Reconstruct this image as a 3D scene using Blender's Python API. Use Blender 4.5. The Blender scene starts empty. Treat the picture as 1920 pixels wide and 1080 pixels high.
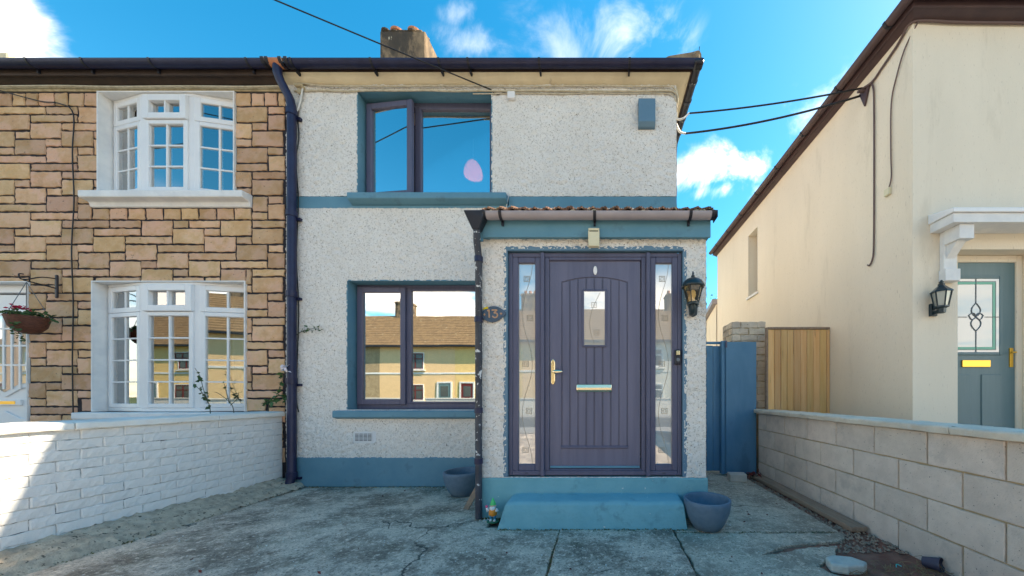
import bpy, bmesh, math, random
import numpy as np
from mathutils import Vector, Matrix, noise as mnoise

random.seed(7)
RNG = np.random.default_rng(11)
scene = bpy.context.scene
COL = scene.collection

# ------------------------------------------------------------------ survey
# Camera stands on the drive at x=0, y=0, eye height 1.155 m, looking square at the facade (+Y).
FOC, CX, CY, EYE = 620.0, 1125.0, 742.0, 1.155
def px(p, d): return (p - CX) * d / FOC          # metres right of the camera for a surface d metres away
def pz(p, d): return EYE - (p - CY) * d / FOC    # height above the drive
Y0 = 4.19      # main facade
YP = 3.12      # porch front
YR = 3.49      # right neighbour's facade

cam_d = bpy.data.cameras.new('camera'); cam = bpy.data.objects.new('camera', cam_d); COL.objects.link(cam)
cam.location = (0, 0, EYE); cam.rotation_euler = (math.radians(90), 0, 0)
cam_d.sensor_width = 36; cam_d.lens = 36 * FOC / 1920
cam_d.shift_x = (960 - CX) / 1920; cam_d.shift_y = (CY - 540) / 1920
cam_d.clip_start = 0.05; cam_d.clip_end = 3000
scene.camera = cam

# ------------------------------------------------------------------ sun and sky
SUN = Vector((2.75, 1.0, 2.8)).normalized()
elev = math.asin(SUN.z); azim = math.atan2(SUN.x, SUN.y)
sun_d = bpy.data.lights.new('sun', 'SUN'); sun_d.energy = 5.0; sun_d.angle = math.radians(0.5); sun_d.color = (1, 0.90, 0.76)
sun = bpy.data.objects.new('sun', sun_d); COL.objects.link(sun)
sun.location = (20, 10, 20); sun.rotation_euler = SUN.to_track_quat('Z', 'Y').to_euler()

world = bpy.data.worlds.new('World'); scene.world = world; world.use_nodes = True
wt = world.node_tree; wt.nodes.clear()
def WN(t, **k):
    n = wt.nodes.new(t)
    for a, b in k.items(): setattr(n, a, b)
    return n
def WL(a, b): wt.links.new(a, b)
def wmath(op, a, b=None, c=None, clamp=False):
    n = WN('ShaderNodeMath', operation=op); n.use_clamp = clamp
    for i, s in enumerate((a, b, c)):
        if s is None: continue
        if isinstance(s, (int, float)): n.inputs[i].default_value = s
        else: WL(s, n.inputs[i])
    return n.outputs[0]
def wsmooth(v, lo, hi):
    n = WN('ShaderNodeMapRange', interpolation_type='SMOOTHSTEP')
    WL(v, n.inputs[0]); n.inputs[1].default_value = lo; n.inputs[2].default_value = hi
    return n.outputs[0]
sky = WN('ShaderNodeTexSky', sky_type='NISHITA'); sky.sun_disc = False
sky.sun_elevation = elev; sky.sun_rotation = azim
sky.air_density = 1.0; sky.dust_density = 0.25; sky.ozone_density = 2.0
hs = WN('ShaderNodeHueSaturation'); hs.inputs['Hue'].default_value = 0.485; hs.inputs['Saturation'].default_value = 1.45; hs.inputs['Value'].default_value = 1.0
WL(sky.outputs[0], hs.inputs['Color'])
tc = WN('ShaderNodeTexCoord'); sep = WN('ShaderNodeSeparateXYZ'); WL(tc.outputs['Generated'], sep.inputs[0])
dx, dy, dz = sep.outputs
# clouds: a layer overhead, seen in perspective (direction divided by height)
den = wmath('ADD', wmath('MAXIMUM', dz, 0.0), 0.12)
cu, cv = wmath('DIVIDE', dx, den), wmath('DIVIDE', dy, den)
cmb = WN('ShaderNodeCombineXYZ'); WL(cu, cmb.inputs[0]); WL(cv, cmb.inputs[1])
nz = WN('ShaderNodeTexNoise'); nz.inputs['Scale'].default_value = 0.9; nz.inputs['Detail'].default_value = 9; nz.inputs['Roughness'].default_value = 0.58
WL(cmb.outputs[0], nz.inputs['Vector'])
n2 = WN('ShaderNodeTexNoise'); n2.inputs['Scale'].default_value = 6; n2.inputs['Detail'].default_value = 10; n2.inputs['Roughness'].default_value = 0.6; n2.inputs['Distortion'].default_value = 0.6
WL(tc.outputs['Generated'], n2.inputs['Vector'])
back = wsmooth(dy, 0.05, -0.45)           # the sky over the street is cloudier (seen mirrored in the ground-floor window)
layer = wmath('MULTIPLY', wmath('MULTIPLY', wsmooth(nz.outputs[0], 0.36, 0.56), back), wsmooth(dz, 0.38, 0.27))
# the separate clouds over the roofs: centre, half-size, tilt
yy = wmath('MAXIMUM', dy, 0.02)
gu, gv = wmath('DIVIDE', dx, yy), wmath('DIVIDE', dz, yy)
front = wsmooth(dy, 0.05, 0.2)
tot = layer
n2c = wmath('MULTIPLY', wmath('SUBTRACT', n2.outputs[0], 0.55), 7.0)
for (qx, qy, rx, ry, tilt, amp) in ((-45, 50, 215, 135, 0.5, 2.2), (1178, 58, 120, 85, 0.3, 0.42), (1040, 85, 110, 60, 0.6, 0.24), (880, 85, 90, 45, 0.2, 0.28), (860, 25, 40, 30, 0, 0.3),
                              (1480, 250, 200, 70, -0.45, 1.1), (1350, 310, 150, 50, -0.22, 1.4), (1350, 356, 70, 22, -0.15, 1.1), (1440, 362, 40, 20, 0, 0.9), (1560, 205, 80, 60, -0.4, 0.9)):
    u0, v0 = (qx - CX) / FOC, (CY - qy) / FOC
    c, s = math.cos(tilt), math.sin(tilt)
    a = wmath('SUBTRACT', gu, u0); b = wmath('SUBTRACT', gv, v0)
    ra = wmath('DIVIDE', wmath('ADD', wmath('MULTIPLY', a, c), wmath('MULTIPLY', b, -s)), rx / FOC)
    rb = wmath('DIVIDE', wmath('ADD', wmath('MULTIPLY', a, s), wmath('MULTIPLY', b, c)), ry / FOC)
    r = wmath('SQRT', wmath('ADD', wmath('MULTIPLY', ra, ra), wmath('MULTIPLY', rb, rb)))
    d = wsmooth(wmath('ADD', wmath('SUBTRACT', 1.0, r), wmath('MULTIPLY', n2c, 0.3 if amp > 2 else 1.0)), -0.3, 2.2 if amp < 2 else 1.0)
    d = wmath('MULTIPLY', wmath('MULTIPLY', d, amp), wmath('MULTIPLY', front, wsmooth(r, 1.6, 0.7)))
    tot = wmath('MAXIMUM', tot, d)
tot = wmath('MINIMUM', tot, 1.0)
mixc = WN('ShaderNodeMix', data_type='RGBA'); WL(tot, mixc.inputs['Factor'])
WL(hs.outputs[0], mixc.inputs['A']); mixc.inputs['B'].default_value = (8.6, 8.4, 8.2, 1)
bg = WN('ShaderNodeBackground'); bg.inputs[1].default_value = 0.15
WL(mixc.outputs['Result'], bg.inputs[0])
wo = WN('ShaderNodeOutputWorld'); WL(bg.outputs[0], wo.inputs[0])

scene.view_settings.view_transform = 'Standard'; scene.view_settings.look = 'None'
scene.view_settings.gamma = 1; scene.view_settings.use_curve_mapping = False
scene.view_settings.exposure = 1.2
scene.view_settings.use_white_balance = True; scene.view_settings.white_balance_temperature = 7600; scene.view_settings.white_balance_tint = 10
scene.render.engine = 'CYCLES'

# ------------------------------------------------------------------ materials
def M_(name, c1, c2=None, scale=6, rough=0.8, bump=0.0, bscale=80, c3=None, s3=40, t3=0.62, rnd=0.0, metal=0.0, spec=0.4, detail=6, stretch=None, c4=None, s4=1.5, t4=0.55, a4=0.7, w4=0.12):
    m = bpy.data.materials.new(name); m.use_nodes = True; t = m.node_tree; N = t.nodes; L = t.links
    b = N['Principled BSDF']; b.inputs['Roughness'].default_value = rough; b.inputs['Metallic'].default_value = metal
    b.inputs['Specular IOR Level'].default_value = spec
    tcn = N.new('ShaderNodeTexCoord'); vec = tcn.outputs['Object']
    oi = N.new('ShaderNodeObjectInfo')
    off = N.new('ShaderNodeVectorMath'); off.operation = 'ADD'
    mul = N.new('ShaderNodeMath'); mul.operation = 'MULTIPLY'; mul.inputs[1].default_value = 37.0 if rnd else 0.0
    L.new(oi.outputs['Random'], mul.inputs[0]); L.new(vec, off.inputs[0]); L.new(mul.outputs[0], off.inputs[1]); vec = off.outputs[0]
    if stretch:
        mp = N.new('ShaderNodeMapping'); mp.inputs['Scale'].default_value = stretch; L.new(vec, mp.inputs[0]); vec = mp.outputs[0]
    def noise(sc, det=detail, ro=0.6):
        n = N.new('ShaderNodeTexNoise'); n.inputs['Scale'].default_value = sc; n.inputs['Detail'].default_value = det; n.inputs['Roughness'].default_value = ro
        L.new(vec, n.inputs['Vector']); return n.outputs[0]
    def ramp(v, lo, hi):
        r = N.new('ShaderNodeMapRange'); r.interpolation_type = 'SMOOTHSTEP'; L.new(v, r.inputs[0]); r.inputs[1].default_value = lo; r.inputs[2].default_value = hi; return r.outputs[0]
    def mix(f, a, bb):
        x = N.new('ShaderNodeMix'); x.data_type = 'RGBA'
        if isinstance(f, (int, float)): x.inputs['Factor'].default_value = f
        else: L.new(f, x.inputs['Factor'])
        for k, q in (('A', a), ('B', bb)):
            if isinstance(q, tuple): x.inputs[k].default_value = (*q, 1)
            else: L.new(q, x.inputs[k])
        return x.outputs['Result']
    col = mix(0.0, c1, c1)
    if c2: col = mix(ramp(noise(scale), 0.32, 0.68), c1, c2)
    if c4:
        f = ramp(noise(s4, 8, 0.65), t4, t4 + w4); mm = N.new('ShaderNodeMath'); mm.operation = 'MULTIPLY'; L.new(f, mm.inputs[0]); mm.inputs[1].default_value = a4
        col = mix(mm.outputs[0], col, c4)
    if c3: col = mix(ramp(noise(s3, 3), t3, t3 + 0.06), col, c3)
    if rnd:
        hv = N.new('ShaderNodeHueSaturation'); mr = N.new('ShaderNodeMapRange'); L.new(oi.outputs['Random'], mr.inputs[0]); mr.inputs[3].default_value = 1 - rnd; mr.inputs[4].default_value = 1 + rnd
        L.new(mr.outputs[0], hv.inputs['Value']); L.new(col, hv.inputs['Color'])
        m2 = N.new('ShaderNodeMath'); m2.operation = 'MULTIPLY'; m2.inputs[1].default_value = 7.31; L.new(oi.outputs['Random'], m2.inputs[0])
        m3 = N.new('ShaderNodeMath'); m3.operation = 'FRACT'; L.new(m2.outputs[0], m3.inputs[0])
        mr2 = N.new('ShaderNodeMapRange'); L.new(m3.outputs[0], mr2.inputs[0]); mr2.inputs[3].default_value = 0.5 - rnd * 0.045; mr2.inputs[4].default_value = 0.5 + rnd * 0.035; L.new(mr2.outputs[0], hv.inputs['Hue'])
        col = hv.outputs[0]
    L.new(col, b.inputs['Base Color'])
    if bump:
        bn = N.new('ShaderNodeBump'); bn.inputs['Strength'].default_value = bump; bn.inputs['Distance'].default_value = 0.01
        L.new(noise(bscale, 5, 0.6), bn.inputs['Height']); L.new(bn.outputs[0], b.inputs['Normal'])
    return m

def glass_mat(name, refl, tint, diffuse=None, tintg=(1, 1, 1)):
    m = bpy.data.materials.new(name); m.use_nodes = True; t = m.node_tree; t.nodes.clear(); N = t.nodes; L = t.links
    g = N.new('ShaderNodeBsdfGlossy'); g.inputs['Roughness'].default_value = 0.0; g.inputs['Color'].default_value = (*tintg, 1)
    if diffuse: tr = N.new('ShaderNodeBsdfDiffuse'); tr.inputs[0].default_value = (*diffuse, 1)
    else: tr = N.new('ShaderNodeBsdfTransparent'); tr.inputs[0].default_value = (*tint, 1)
    fr = N.new('ShaderNodeFresnel'); fr.inputs[0].default_value = 1.5
    ad = N.new('ShaderNodeMath'); ad.operation = 'ADD'; ad.use_clamp = True; L.new(fr.outputs[0], ad.inputs[0]); ad.inputs[1].default_value = refl
    # gently rolled glass: the mirror image wavers
    tcn = N.new('ShaderNodeTexCoord'); nn = N.new('ShaderNodeTexNoise'); nn.inputs['Scale'].default_value = 2.2; nn.inputs['Detail'].default_value = 1
    L.new(tcn.outputs['Object'], nn.inputs['Vector'])
    bn = N.new('ShaderNodeBump'); bn.inputs['Strength'].default_value = 0.035; bn.inputs['Distance'].default_value = 0.01; L.new(nn.outputs[0], bn.inputs['Height']); L.new(bn.outputs[0], g.inputs['Normal'])
    mx = N.new('ShaderNodeMixShader'); L.new(ad.outputs[0], mx.inputs[0]); L.new(tr.outputs[0], mx.inputs[1]); L.new(g.outputs[0], mx.inputs[2])
    o = N.new('ShaderNodeOutputMaterial'); L.new(mx.outputs[0], o.inputs[0])
    return m

MT = dict(
    roughcast=M_('roughcast', (0.80, 0.775, 0.735), (0.74, 0.715, 0.675), 2.0, 0.95, 1.0, 75, c3=(0.23, 0.195, 0.16), s3=60, t3=0.617, c4=(0.47, 0.445, 0.41), s4=50, t4=0.515, a4=0.7),
    bluepaint=M_('blue_grey_masonry_paint', (0.085, 0.23, 0.315), (0.11, 0.265, 0.35), 3, 0.6, 0.25, 25, c4=(0.07, 0.165, 0.225), s4=6, t4=0.56, a4=0.55, c3=(0.35, 0.42, 0.44), s3=14, t3=0.765),
    steppaint=M_('blue_step_paint', (0.13, 0.36, 0.42), (0.165, 0.41, 0.465), 4, 0.7, 0.8, 18, c3=(0.62, 0.66, 0.64), s3=20, t3=0.71, c4=(0.10, 0.245, 0.285), s4=5, t4=0.55, a4=0.6),
    anthracite=M_('anthracite_upvc', (0.085, 0.088, 0.145), (0.102, 0.104, 0.165), 30, 0.42, 0.06, 140, stretch=(1, 1, 0.1)),
    door=M_('grained_door_skin', (0.110, 0.113, 0.175), (0.138, 0.138, 0.205), 14, 0.36, 0.18, 60, stretch=(1, 1, 0.08)),
    black=M_('black_plastic', (0.011, 0.012, 0.02), (0.016, 0.018, 0.028), 5, 0.40, 0.05, 30),
    navy=M_('navy_cast_iron_paint', (0.009, 0.012, 0.045), (0.014, 0.019, 0.062), 7, 0.42, 0.25, 40, c3=(0.20, 0.08, 0.05), s3=9, t3=0.73),
    peel=M_('peeling_pipe_paint', (0.03, 0.035, 0.05), (0.05, 0.06, 0.08), 9, 0.5, 0.3, 30, c3=(0.6, 0.62, 0.64), s3=22, t3=0.60),
    greygutter=M_('grey_brown_gutter', (0.36, 0.33, 0.36), (0.31, 0.285, 0.31), 4, 0.35, 0.05, 30),
    soffit=M_('cream_soffit_plaster', (0.78, 0.68, 0.49), (0.68, 0.58, 0.41), 3, 0.9, 0.3, 30, c4=(0.30, 0.24, 0.15), s4=5, t4=0.6, a4=0.5),
    darksoffit=M_('dark_brown_soffit', (0.035, 0.022, 0.018), (0.055, 0.034, 0.026), 5, 0.7, 0.3, 30),
    stone=M_('sandstone_cladding', (0.54, 0.32, 0.165), (0.65, 0.425, 0.255), 5, 0.9, 0.55, 45, c4=(0.66, 0.40, 0.275), s4=2.5, t4=0.46, a4=0.75, rnd=0.20, c3=(0.30, 0.19, 0.12), s3=30, t3=0.66),
    pointing=M_('black_pointing', (0.020, 0.017, 0.022), (0.035, 0.03, 0.035), 20, 0.9, 0.4, 60),
    white=M_('white_upvc', (0.80, 0.80, 0.80), (0.76, 0.76, 0.77), 4, 0.35, 0.0),
    whitepaint=M_('white_masonry_paint', (0.82, 0.81, 0.79), (0.70, 0.70, 0.70), 5, 0.7, 0.35, 30),
    brickpaint=M_('white_painted_brick', (0.74, 0.735, 0.72), (0.68, 0.68, 0.67), 6, 0.75, 0.55, 38, c3=(0.36, 0.17, 0.12), s3=10, t3=0.775, c4=(0.50, 0.53, 0.57), s4=4, t4=0.57, a4=0.5),
    coping=M_('white_coping', (0.78, 0.765, 0.72), (0.68, 0.66, 0.61), 4, 0.85, 0.5, 35, c3=(0.22, 0.20, 0.17), s3=12, t3=0.70, c4=(0.42, 0.41, 0.38), s4=5, t4=0.60, a4=0.6),
    greycoping=M_('mossy_coping', (0.68, 0.62, 0.52), (0.55, 0.50, 0.42), 6, 0.95, 0.5, 45, c3=(0.15, 0.15, 0.10), s3=18, t3=0.66, c4=(0.62, 0.62, 0.60), s4=7, t4=0.58),
    block=M_('concrete_block', (0.70, 0.60, 0.52), (0.61, 0.52, 0.45), 8, 0.95, 0.5, 90, c3=(0.17, 0.155, 0.14), s3=75, t3=0.66, rnd=0.07, c4=(0.44, 0.39, 0.35), s4=3, t4=0.55, a4=0.5),
    mortar=M_('sandy_mortar', (0.54, 0.41, 0.25), (0.44, 0.34, 0.21), 9, 0.95, 0.5, 60),
    concrete=M_('drive_concrete', (0.47, 0.445, 0.40), (0.30, 0.285, 0.26), 9, 0.92, 1.0, 70, c3=(0.72, 0.71, 0.68), s3=48, t3=0.63, c4=(0.15, 0.15, 0.13), s4=3.6, t4=0.46, a4=0.75, w4=0.16, detail=15),
    pathcon=M_('path_concrete', (0.42, 0.41, 0.35), (0.30, 0.30, 0.25), 2.2, 0.92, 0.6, 60, c3=(0.10, 0.10, 0.085), s3=40, t3=0.63, c4=(0.20, 0.21, 0.14), s4=3, t4=0.55, a4=0.5, detail=12),
    kerb=M_('crumbling_kerb', (0.56, 0.46, 0.35), (0.36, 0.30, 0.23), 14, 0.95, 1.0, 60, c3=(0.10, 0.09, 0.07), s3=38, t3=0.60, c4=(0.38, 0.35, 0.31), s4=8, t4=0.6, a4=0.7),
    soil=M_('soil', (0.22, 0.085, 0.06), (0.32, 0.15, 0.11), 10, 0.98, 0.9, 40, c3=(0.20, 0.16, 0.12), s3=60, t3=0.62),
    cream=M_('cream_render', (0.84, 0.735, 0.595), (0.79, 0.69, 0.555), 1.6, 0.93, 0.45, 90, c4=(0.62, 0.53, 0.41), s4=3.0, t4=0.56, a4=0.38, c3=(0.66, 0.565, 0.45), s3=70, t3=0.63, stretch=(1, 1, 0.22)),
    brownfascia=M_('brown_fascia', (0.075, 0.045, 0.05), (0.10, 0.06, 0.06), 4, 0.5, 0.1, 30),
    tile=M_('concrete_roof_tile', (0.23, 0.125, 0.075), (0.14, 0.08, 0.055), 14, 0.95, 0.9, 45, c3=(0.42, 0.36, 0.20), s3=20, t3=0.62, rnd=0.2),
    bedding=M_('mortar_bedding', (0.55, 0.46, 0.30), (0.40, 0.32, 0.20), 15, 0.95, 0.8, 60),
    crackmortar=M_('cracked_painted_mortar', (0.62, 0.62, 0.61), (0.5, 0.5, 0.5), 6, 0.9, 0.6, 40, c4=(0.10, 0.10, 0.11), s4=7, t4=0.50, a4=0.9),
    gateblue=M_('blue_gate_paint', (0.06, 0.205, 0.345), (0.09, 0.25, 0.40), 3, 0.5, 0.25, 25, c3=(0.30, 0.20, 0.13), s3=13, t3=0.745, c4=(0.04, 0.12, 0.20), s4=3, t4=0.55, a4=0.5, stretch=(1, 1, 0.4)),
    pine=M_('new_pine', (0.88, 0.56, 0.26), (0.80, 0.45, 0.17), 9, 0.6, 0.15, 60, stretch=(3, 3, 0.16), rnd=0.22, c3=(0.28, 0.13, 0.05), s3=6, t3=0.64),
    oldwood=M_('weathered_board', (0.36, 0.26, 0.19), (0.27, 0.19, 0.14), 6, 0.8, 0.4, 40, stretch=(6, 0.6, 3)),
    pierbrick=M_('pale_pier_brick', (0.74, 0.65, 0.53), (0.62, 0.54, 0.44), 7, 0.95, 0.8, 40, rnd=0.15, c3=(0.17, 0.155, 0.13), s3=9, t3=0.67),
    pot=M_('grey_blue_planter', (0.095, 0.16, 0.225), (0.115, 0.185, 0.255), 20, 0.55, 0.2, 90),
    potin=M_('potting_soil', (0.02, 0.02, 0.02), (0.05, 0.04, 0.03), 30, 0.95, 0.9, 60),
    chrome=M_('polished_brass', (0.92, 0.80, 0.55), None, 1, 0.16, metal=1.0),
    gold=M_('brass', (0.85, 0.52, 0.10), None, 1, 0.30, metal=1.0),
    lamp_black=M_('lantern_enamel', (0.012, 0.03, 0.04), (0.02, 0.04, 0.05), 5, 0.28),
    cable=M_('black_cable', (0.015, 0.015, 0.018), None, 1, 0.5),
    cablecream=M_('painted_cable', (0.60, 0.54, 0.42), (0.45, 0.39, 0.28), 20, 0.7),
    cablebrown=M_('brown_cable', (0.14, 0.09, 0.085), None, 1, 0.6),
    cablewhite=M_('white_cable', (0.62, 0.62, 0.60), None, 1, 0.5),
    alarm=M_('alarm_cover', (0.10, 0.20, 0.285), (0.115, 0.215, 0.30), 6, 0.5, 0.05, 50),
    ivory=M_('ivory_plastic', (0.72, 0.66, 0.46), (0.66, 0.60, 0.42), 5, 0.45),
    copper=M_('copper_paint', (0.55, 0.33, 0.20), (0.42, 0.22, 0.13), 50, 0.5),
    yellow=M_('yellow_paint', (0.78, 0.60, 0.02), (0.7, 0.45, 0.02), 40, 0.6),
    plaque=M_('plaque_enamel', (0.05, 0.085, 0.13), (0.07, 0.115, 0.17), 20, 0.35, 0.1, 40),
    leaf=M_('leaf', (0.035, 0.095, 0.03), (0.06, 0.14, 0.04), 20, 0.6, rnd=0.3),
    stem=M_('stem', (0.09, 0.075, 0.05), (0.06, 0.08, 0.03), 20, 0.7),
    petal=M_('white_petal', (0.82, 0.78, 0.80), (0.75, 0.66, 0.72), 30, 0.6),
    redpetal=M_('red_petal', (0.55, 0.02, 0.07), (0.42, 0.01, 0.05), 30, 0.6),
    yellowpetal=M_('yellow_petal', (0.75, 0.55, 0.01), (0.62, 0.42, 0.01), 3, 0.6),
    wicker=M_('wicker', (0.16, 0.055, 0.03), (0.09, 0.03, 0.02), 30, 0.6, 0.8, 60, stretch=(1, 1, 4)),
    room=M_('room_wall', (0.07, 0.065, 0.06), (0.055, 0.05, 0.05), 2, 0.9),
    blind=M_('cream_blind', (0.80, 0.72, 0.52), None, 1, 0.8),
    curtain=M_('net_curtain', (0.72, 0.72, 0.68), (0.55, 0.56, 0.54), 12, 0.9, stretch=(8, 8, 0.2)),
    shade=M_('pink_lampshade', (0.80, 0.48, 0.42), None, 1, 0.5),
    whitegrille=M_('vent_paint', (0.70, 0.71, 0.72), None, 1, 0.7, 0.1, 30),
    dark=M_('dark_void', (0.012, 0.012, 0.014), None, 1, 0.9),
    teal=M_('grey_green_door', (0.12, 0.20, 0.215), (0.135, 0.215, 0.23), 20, 0.42, 0.08, 80, stretch=(1, 1, 0.1)),
    greenlead=M_('green_glass_border', (0.09, 0.42, 0.30), None, 1, 0.2),
    lead=M_('lead_came', (0.15, 0.17, 0.19), None, 1, 0.4, metal=0.3),
    etch=M_('etched_line', (0.34, 0.30, 0.24), None, 1, 0.5),
    chimney=M_('old_chimney_render', (0.30, 0.21, 0.13), (0.15, 0.11, 0.075), 6, 0.95, 1.0, 25, c3=(0.46, 0.40, 0.30), s3=9, t3=0.66, c4=(0.045, 0.04, 0.035), s4=2.4, t4=0.46, a4=0.85, stretch=(1, 1, 0.5)),
    terracotta=M_('terracotta', (0.50, 0.20, 0.10), (0.42, 0.17, 0.09), 8, 0.85, 0.2, 30),
    lichen=M_('lichen_tile', (0.36, 0.26, 0.16), (0.22, 0.16, 0.11), 10, 0.95, 0.8, 40),
    asphalt=M_('asphalt', (0.055, 0.055, 0.057), (0.04, 0.04, 0.042), 4, 0.9, 0.5, 80),
    paving=M_('paving', (0.28, 0.27, 0.26), (0.22, 0.215, 0.21), 3, 0.9, 0.4, 60),
    grass=M_('far_grass', (0.06, 0.10, 0.03), (0.09, 0.12, 0.04), 0.3, 0.95),
    yellowrender=M_('pale_yellow_render', (0.86, 0.60, 0.26), (0.80, 0.55, 0.24), 3, 0.95, 0.8, 12),
    creamrender=M_('pale_cream_render', (0.86, 0.58, 0.32), (0.80, 0.54, 0.30), 3, 0.95, 0.8, 12),
    whiterender=M_('pale_white_render', (0.66, 0.64, 0.58), (0.6, 0.58, 0.53), 3, 0.95, 0.8, 12),
    redframe=M_('red_brown_frame', (0.15, 0.02, 0.02), None, 1, 0.5),
    gravel=M_('gravel', (0.60, 0.47, 0.34), (0.36, 0.28, 0.21), 20, 0.9, 0.4, 60, rnd=0.5),
    moss=M_('moss', (0.10, 0.10, 0.035), (0.16, 0.14, 0.06), 20, 0.95, rnd=0.3),
    straw=M_('dry_stalks', (0.34, 0.24, 0.13), (0.20, 0.12, 0.07), 20, 0.9),
    redleaf=M_('red_dead_leaf', (0.20, 0.035, 0.025), (0.12, 0.02, 0.02), 20, 0.8),
    rubble=M_('pale_rubble', (0.58, 0.60, 0.55), (0.46, 0.47, 0.43), 9, 0.95, 0.7, 50),
    plastic=M_('dark_plastic', (0.05, 0.05, 0.085), None, 1, 0.45),
    cyan=M_('cyan_plastic', (0.02, 0.5, 0.5), None, 1, 0.5),
    g_hat=M_('gnome_green', (0.04, 0.55, 0.16), None, 1, 0.35), g_skin=M_('gnome_skin', (0.72, 0.48, 0.38), None, 1, 0.45),
    g_beard=M_('gnome_white', (0.82, 0.82, 0.82), None, 1, 0.5, 0.3, 60), g_org=M_('gnome_orange', (0.72, 0.25, 0.03), None, 1, 0.4),
    g_blue=M_('gnome_blue', (0.02, 0.22, 0.36), None, 1, 0.4), g_base=M_('gnome_base', (0.02, 0.16, 0.10), None, 1, 0.5), g_pink=M_('gnome_pink', (0.72, 0.10, 0.20), None, 1, 0.4),
)
def concrete_mat(name, dark, light, algae, amount):
    m = bpy.data.materials.new(name); m.use_nodes = True; t = m.node_tree; N = t.nodes; L = t.links
    b = N['Principled BSDF']; b.inputs['Roughness'].default_value = 0.9; b.inputs['Specular IOR Level'].default_value = 0.3
    tcn = N.new('ShaderNodeTexCoord'); vec = tcn.outputs['Object']
    def noise(sc, det=8, ro=0.6, st=None, dist=0.0):
        n = N.new('ShaderNodeTexNoise'); n.inputs['Scale'].default_value = sc; n.inputs['Detail'].default_value = det; n.inputs['Roughness'].default_value = ro; n.inputs['Distortion'].default_value = dist
        v = vec
        if st:
            mp = N.new('ShaderNodeMapping'); mp.inputs['Scale'].default_value = st; mp.inputs['Rotation'].default_value = (0, 0, 0.5); L.new(vec, mp.inputs[0]); v = mp.outputs[0]
        L.new(v, n.inputs['Vector']); return n.outputs[0]
    def ramp(v, lo, hi, a=0.0, c=1.0):
        r = N.new('ShaderNodeMapRange'); r.interpolation_type = 'SMOOTHSTEP'; L.new(v, r.inputs[0]); r.inputs[1].default_value = lo; r.inputs[2].default_value = hi; r.inputs[3].default_value = a; r.inputs[4].default_value = c; return r.outputs[0]
    def mix(f, a, bb, mode='MIX'):
        x = N.new('ShaderNodeMix'); x.data_type = 'RGBA'; x.blend_type = mode
        if isinstance(f, (int, float)): x.inputs['Factor'].default_value = f
        else: L.new(f, x.inputs['Factor'])
        for k, q in (('A', a), ('B', bb)):
            if isinstance(q, tuple): x.inputs[k].default_value = (*q, 1)
            else: L.new(q, x.inputs[k])
        return x.outputs['Result']
    col = mix(ramp(noise(2.3, 15, 0.78), 0.40, 0.60), dark, light)
    col = mix(ramp(noise(2.6, 12, 0.7), 0.52, 0.72, 0, amount), col, algae)
    col = mix(ramp(noise(22, 8, 0.8), 0.51, 0.63, 0, 0.75), col, tuple(min(1, q * 1.45) for q in light))
    col = mix(ramp(noise(60, 6, 0.75), 0.53, 0.61, 0, 0.8), col, tuple(q * 0.45 for q in dark))
    col = mix(ramp(noise(34, 2, 0.5), 0.70, 0.735), col, (0.80, 0.80, 0.77))
    # hairline cracks
    wv = N.new('ShaderNodeVectorMath'); wv.operation = 'ADD'; nv = N.new('ShaderNodeTexNoise'); nv.inputs['Scale'].default_value = 3.0; nv.inputs['Detail'].default_value = 6; L.new(vec, nv.inputs['Vector'])
    sc_ = N.new('ShaderNodeVectorMath'); sc_.operation = 'SCALE'; sc_.inputs['Scale'].default_value = 0.5; L.new(nv.outputs['Color'], sc_.inputs[0]); L.new(vec, wv.inputs[0]); L.new(sc_.outputs[0], wv.inputs[1])
    ve = N.new('ShaderNodeTexVoronoi'); ve.feature = 'DISTANCE_TO_EDGE'; ve.inputs['Scale'].default_value = 0.75; L.new(wv.outputs[0], ve.inputs['Vector'])
    mk = N.new('ShaderNodeMath'); mk.operation = 'MULTIPLY'; L.new(ramp(ve.outputs['Distance'], 0.003, 0.009, 0.85, 0.0), mk.inputs[0]); L.new(ramp(noise(1.1, 2), 0.50, 0.56), mk.inputs[1])
    col = mix(mk.outputs[0], col, (0.05, 0.045, 0.04))
    vo = N.new('ShaderNodeTexVoronoi'); vo.inputs['Scale'].default_value = 5.5; L.new(vec, vo.inputs['Vector'])
    col = mix(ramp(vo.outputs['Distance'], 0.05, 0.09, 0.7, 0.0), col, (0.07, 0.065, 0.06))
    L.new(col, b.inputs['Base Color'])
    bn = N.new('ShaderNodeBump'); bn.inputs['Strength'].default_value = 0.9; bn.inputs['Distance'].default_value = 0.012; L.new(noise(48, 10, 0.75), bn.inputs['Height']); L.new(bn.outputs[0], b.inputs['Normal'])
    return m
MT['concrete'] = concrete_mat('drive_concrete', (0.235, 0.185, 0.145), (0.70, 0.57, 0.46), (0.18, 0.165, 0.105), 0.5)
MT['pathcon'] = concrete_mat('path_concrete', (0.34, 0.275, 0.215), (0.64, 0.53, 0.42), (0.25, 0.225, 0.14), 0.4)
MT['pendant'] = M_('lit_pendant_shade', (0.80, 0.26, 0.16), None, 1, 0.5)
MT['pendant'].node_tree.nodes['Principled BSDF'].inputs['Emission Color'].default_value = (1.0, 0.22, 0.11, 1)
MT['pendant'].node_tree.nodes['Principled BSDF'].inputs['Emission Strength'].default_value = 2.0
MT['glass'] = glass_mat('window_glass', 0.62, (0.75, 0.80, 0.80))
MT['glass_old'] = glass_mat('cottage_pane_glass', 0.30, (0.80, 0.85, 0.85))
MT['glass_obscure'] = glass_mat('obscured_door_glass', 0.30, None, (0.48, 0.49, 0.48))
MT['glass_lead'] = glass_mat('leaded_door_glass', 0.12, None, (0.40, 0.46, 0.47))
MT['glass_lamp'] = glass_mat('lantern_glass', 0.08, (1.0, 0.80, 0.46))
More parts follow.
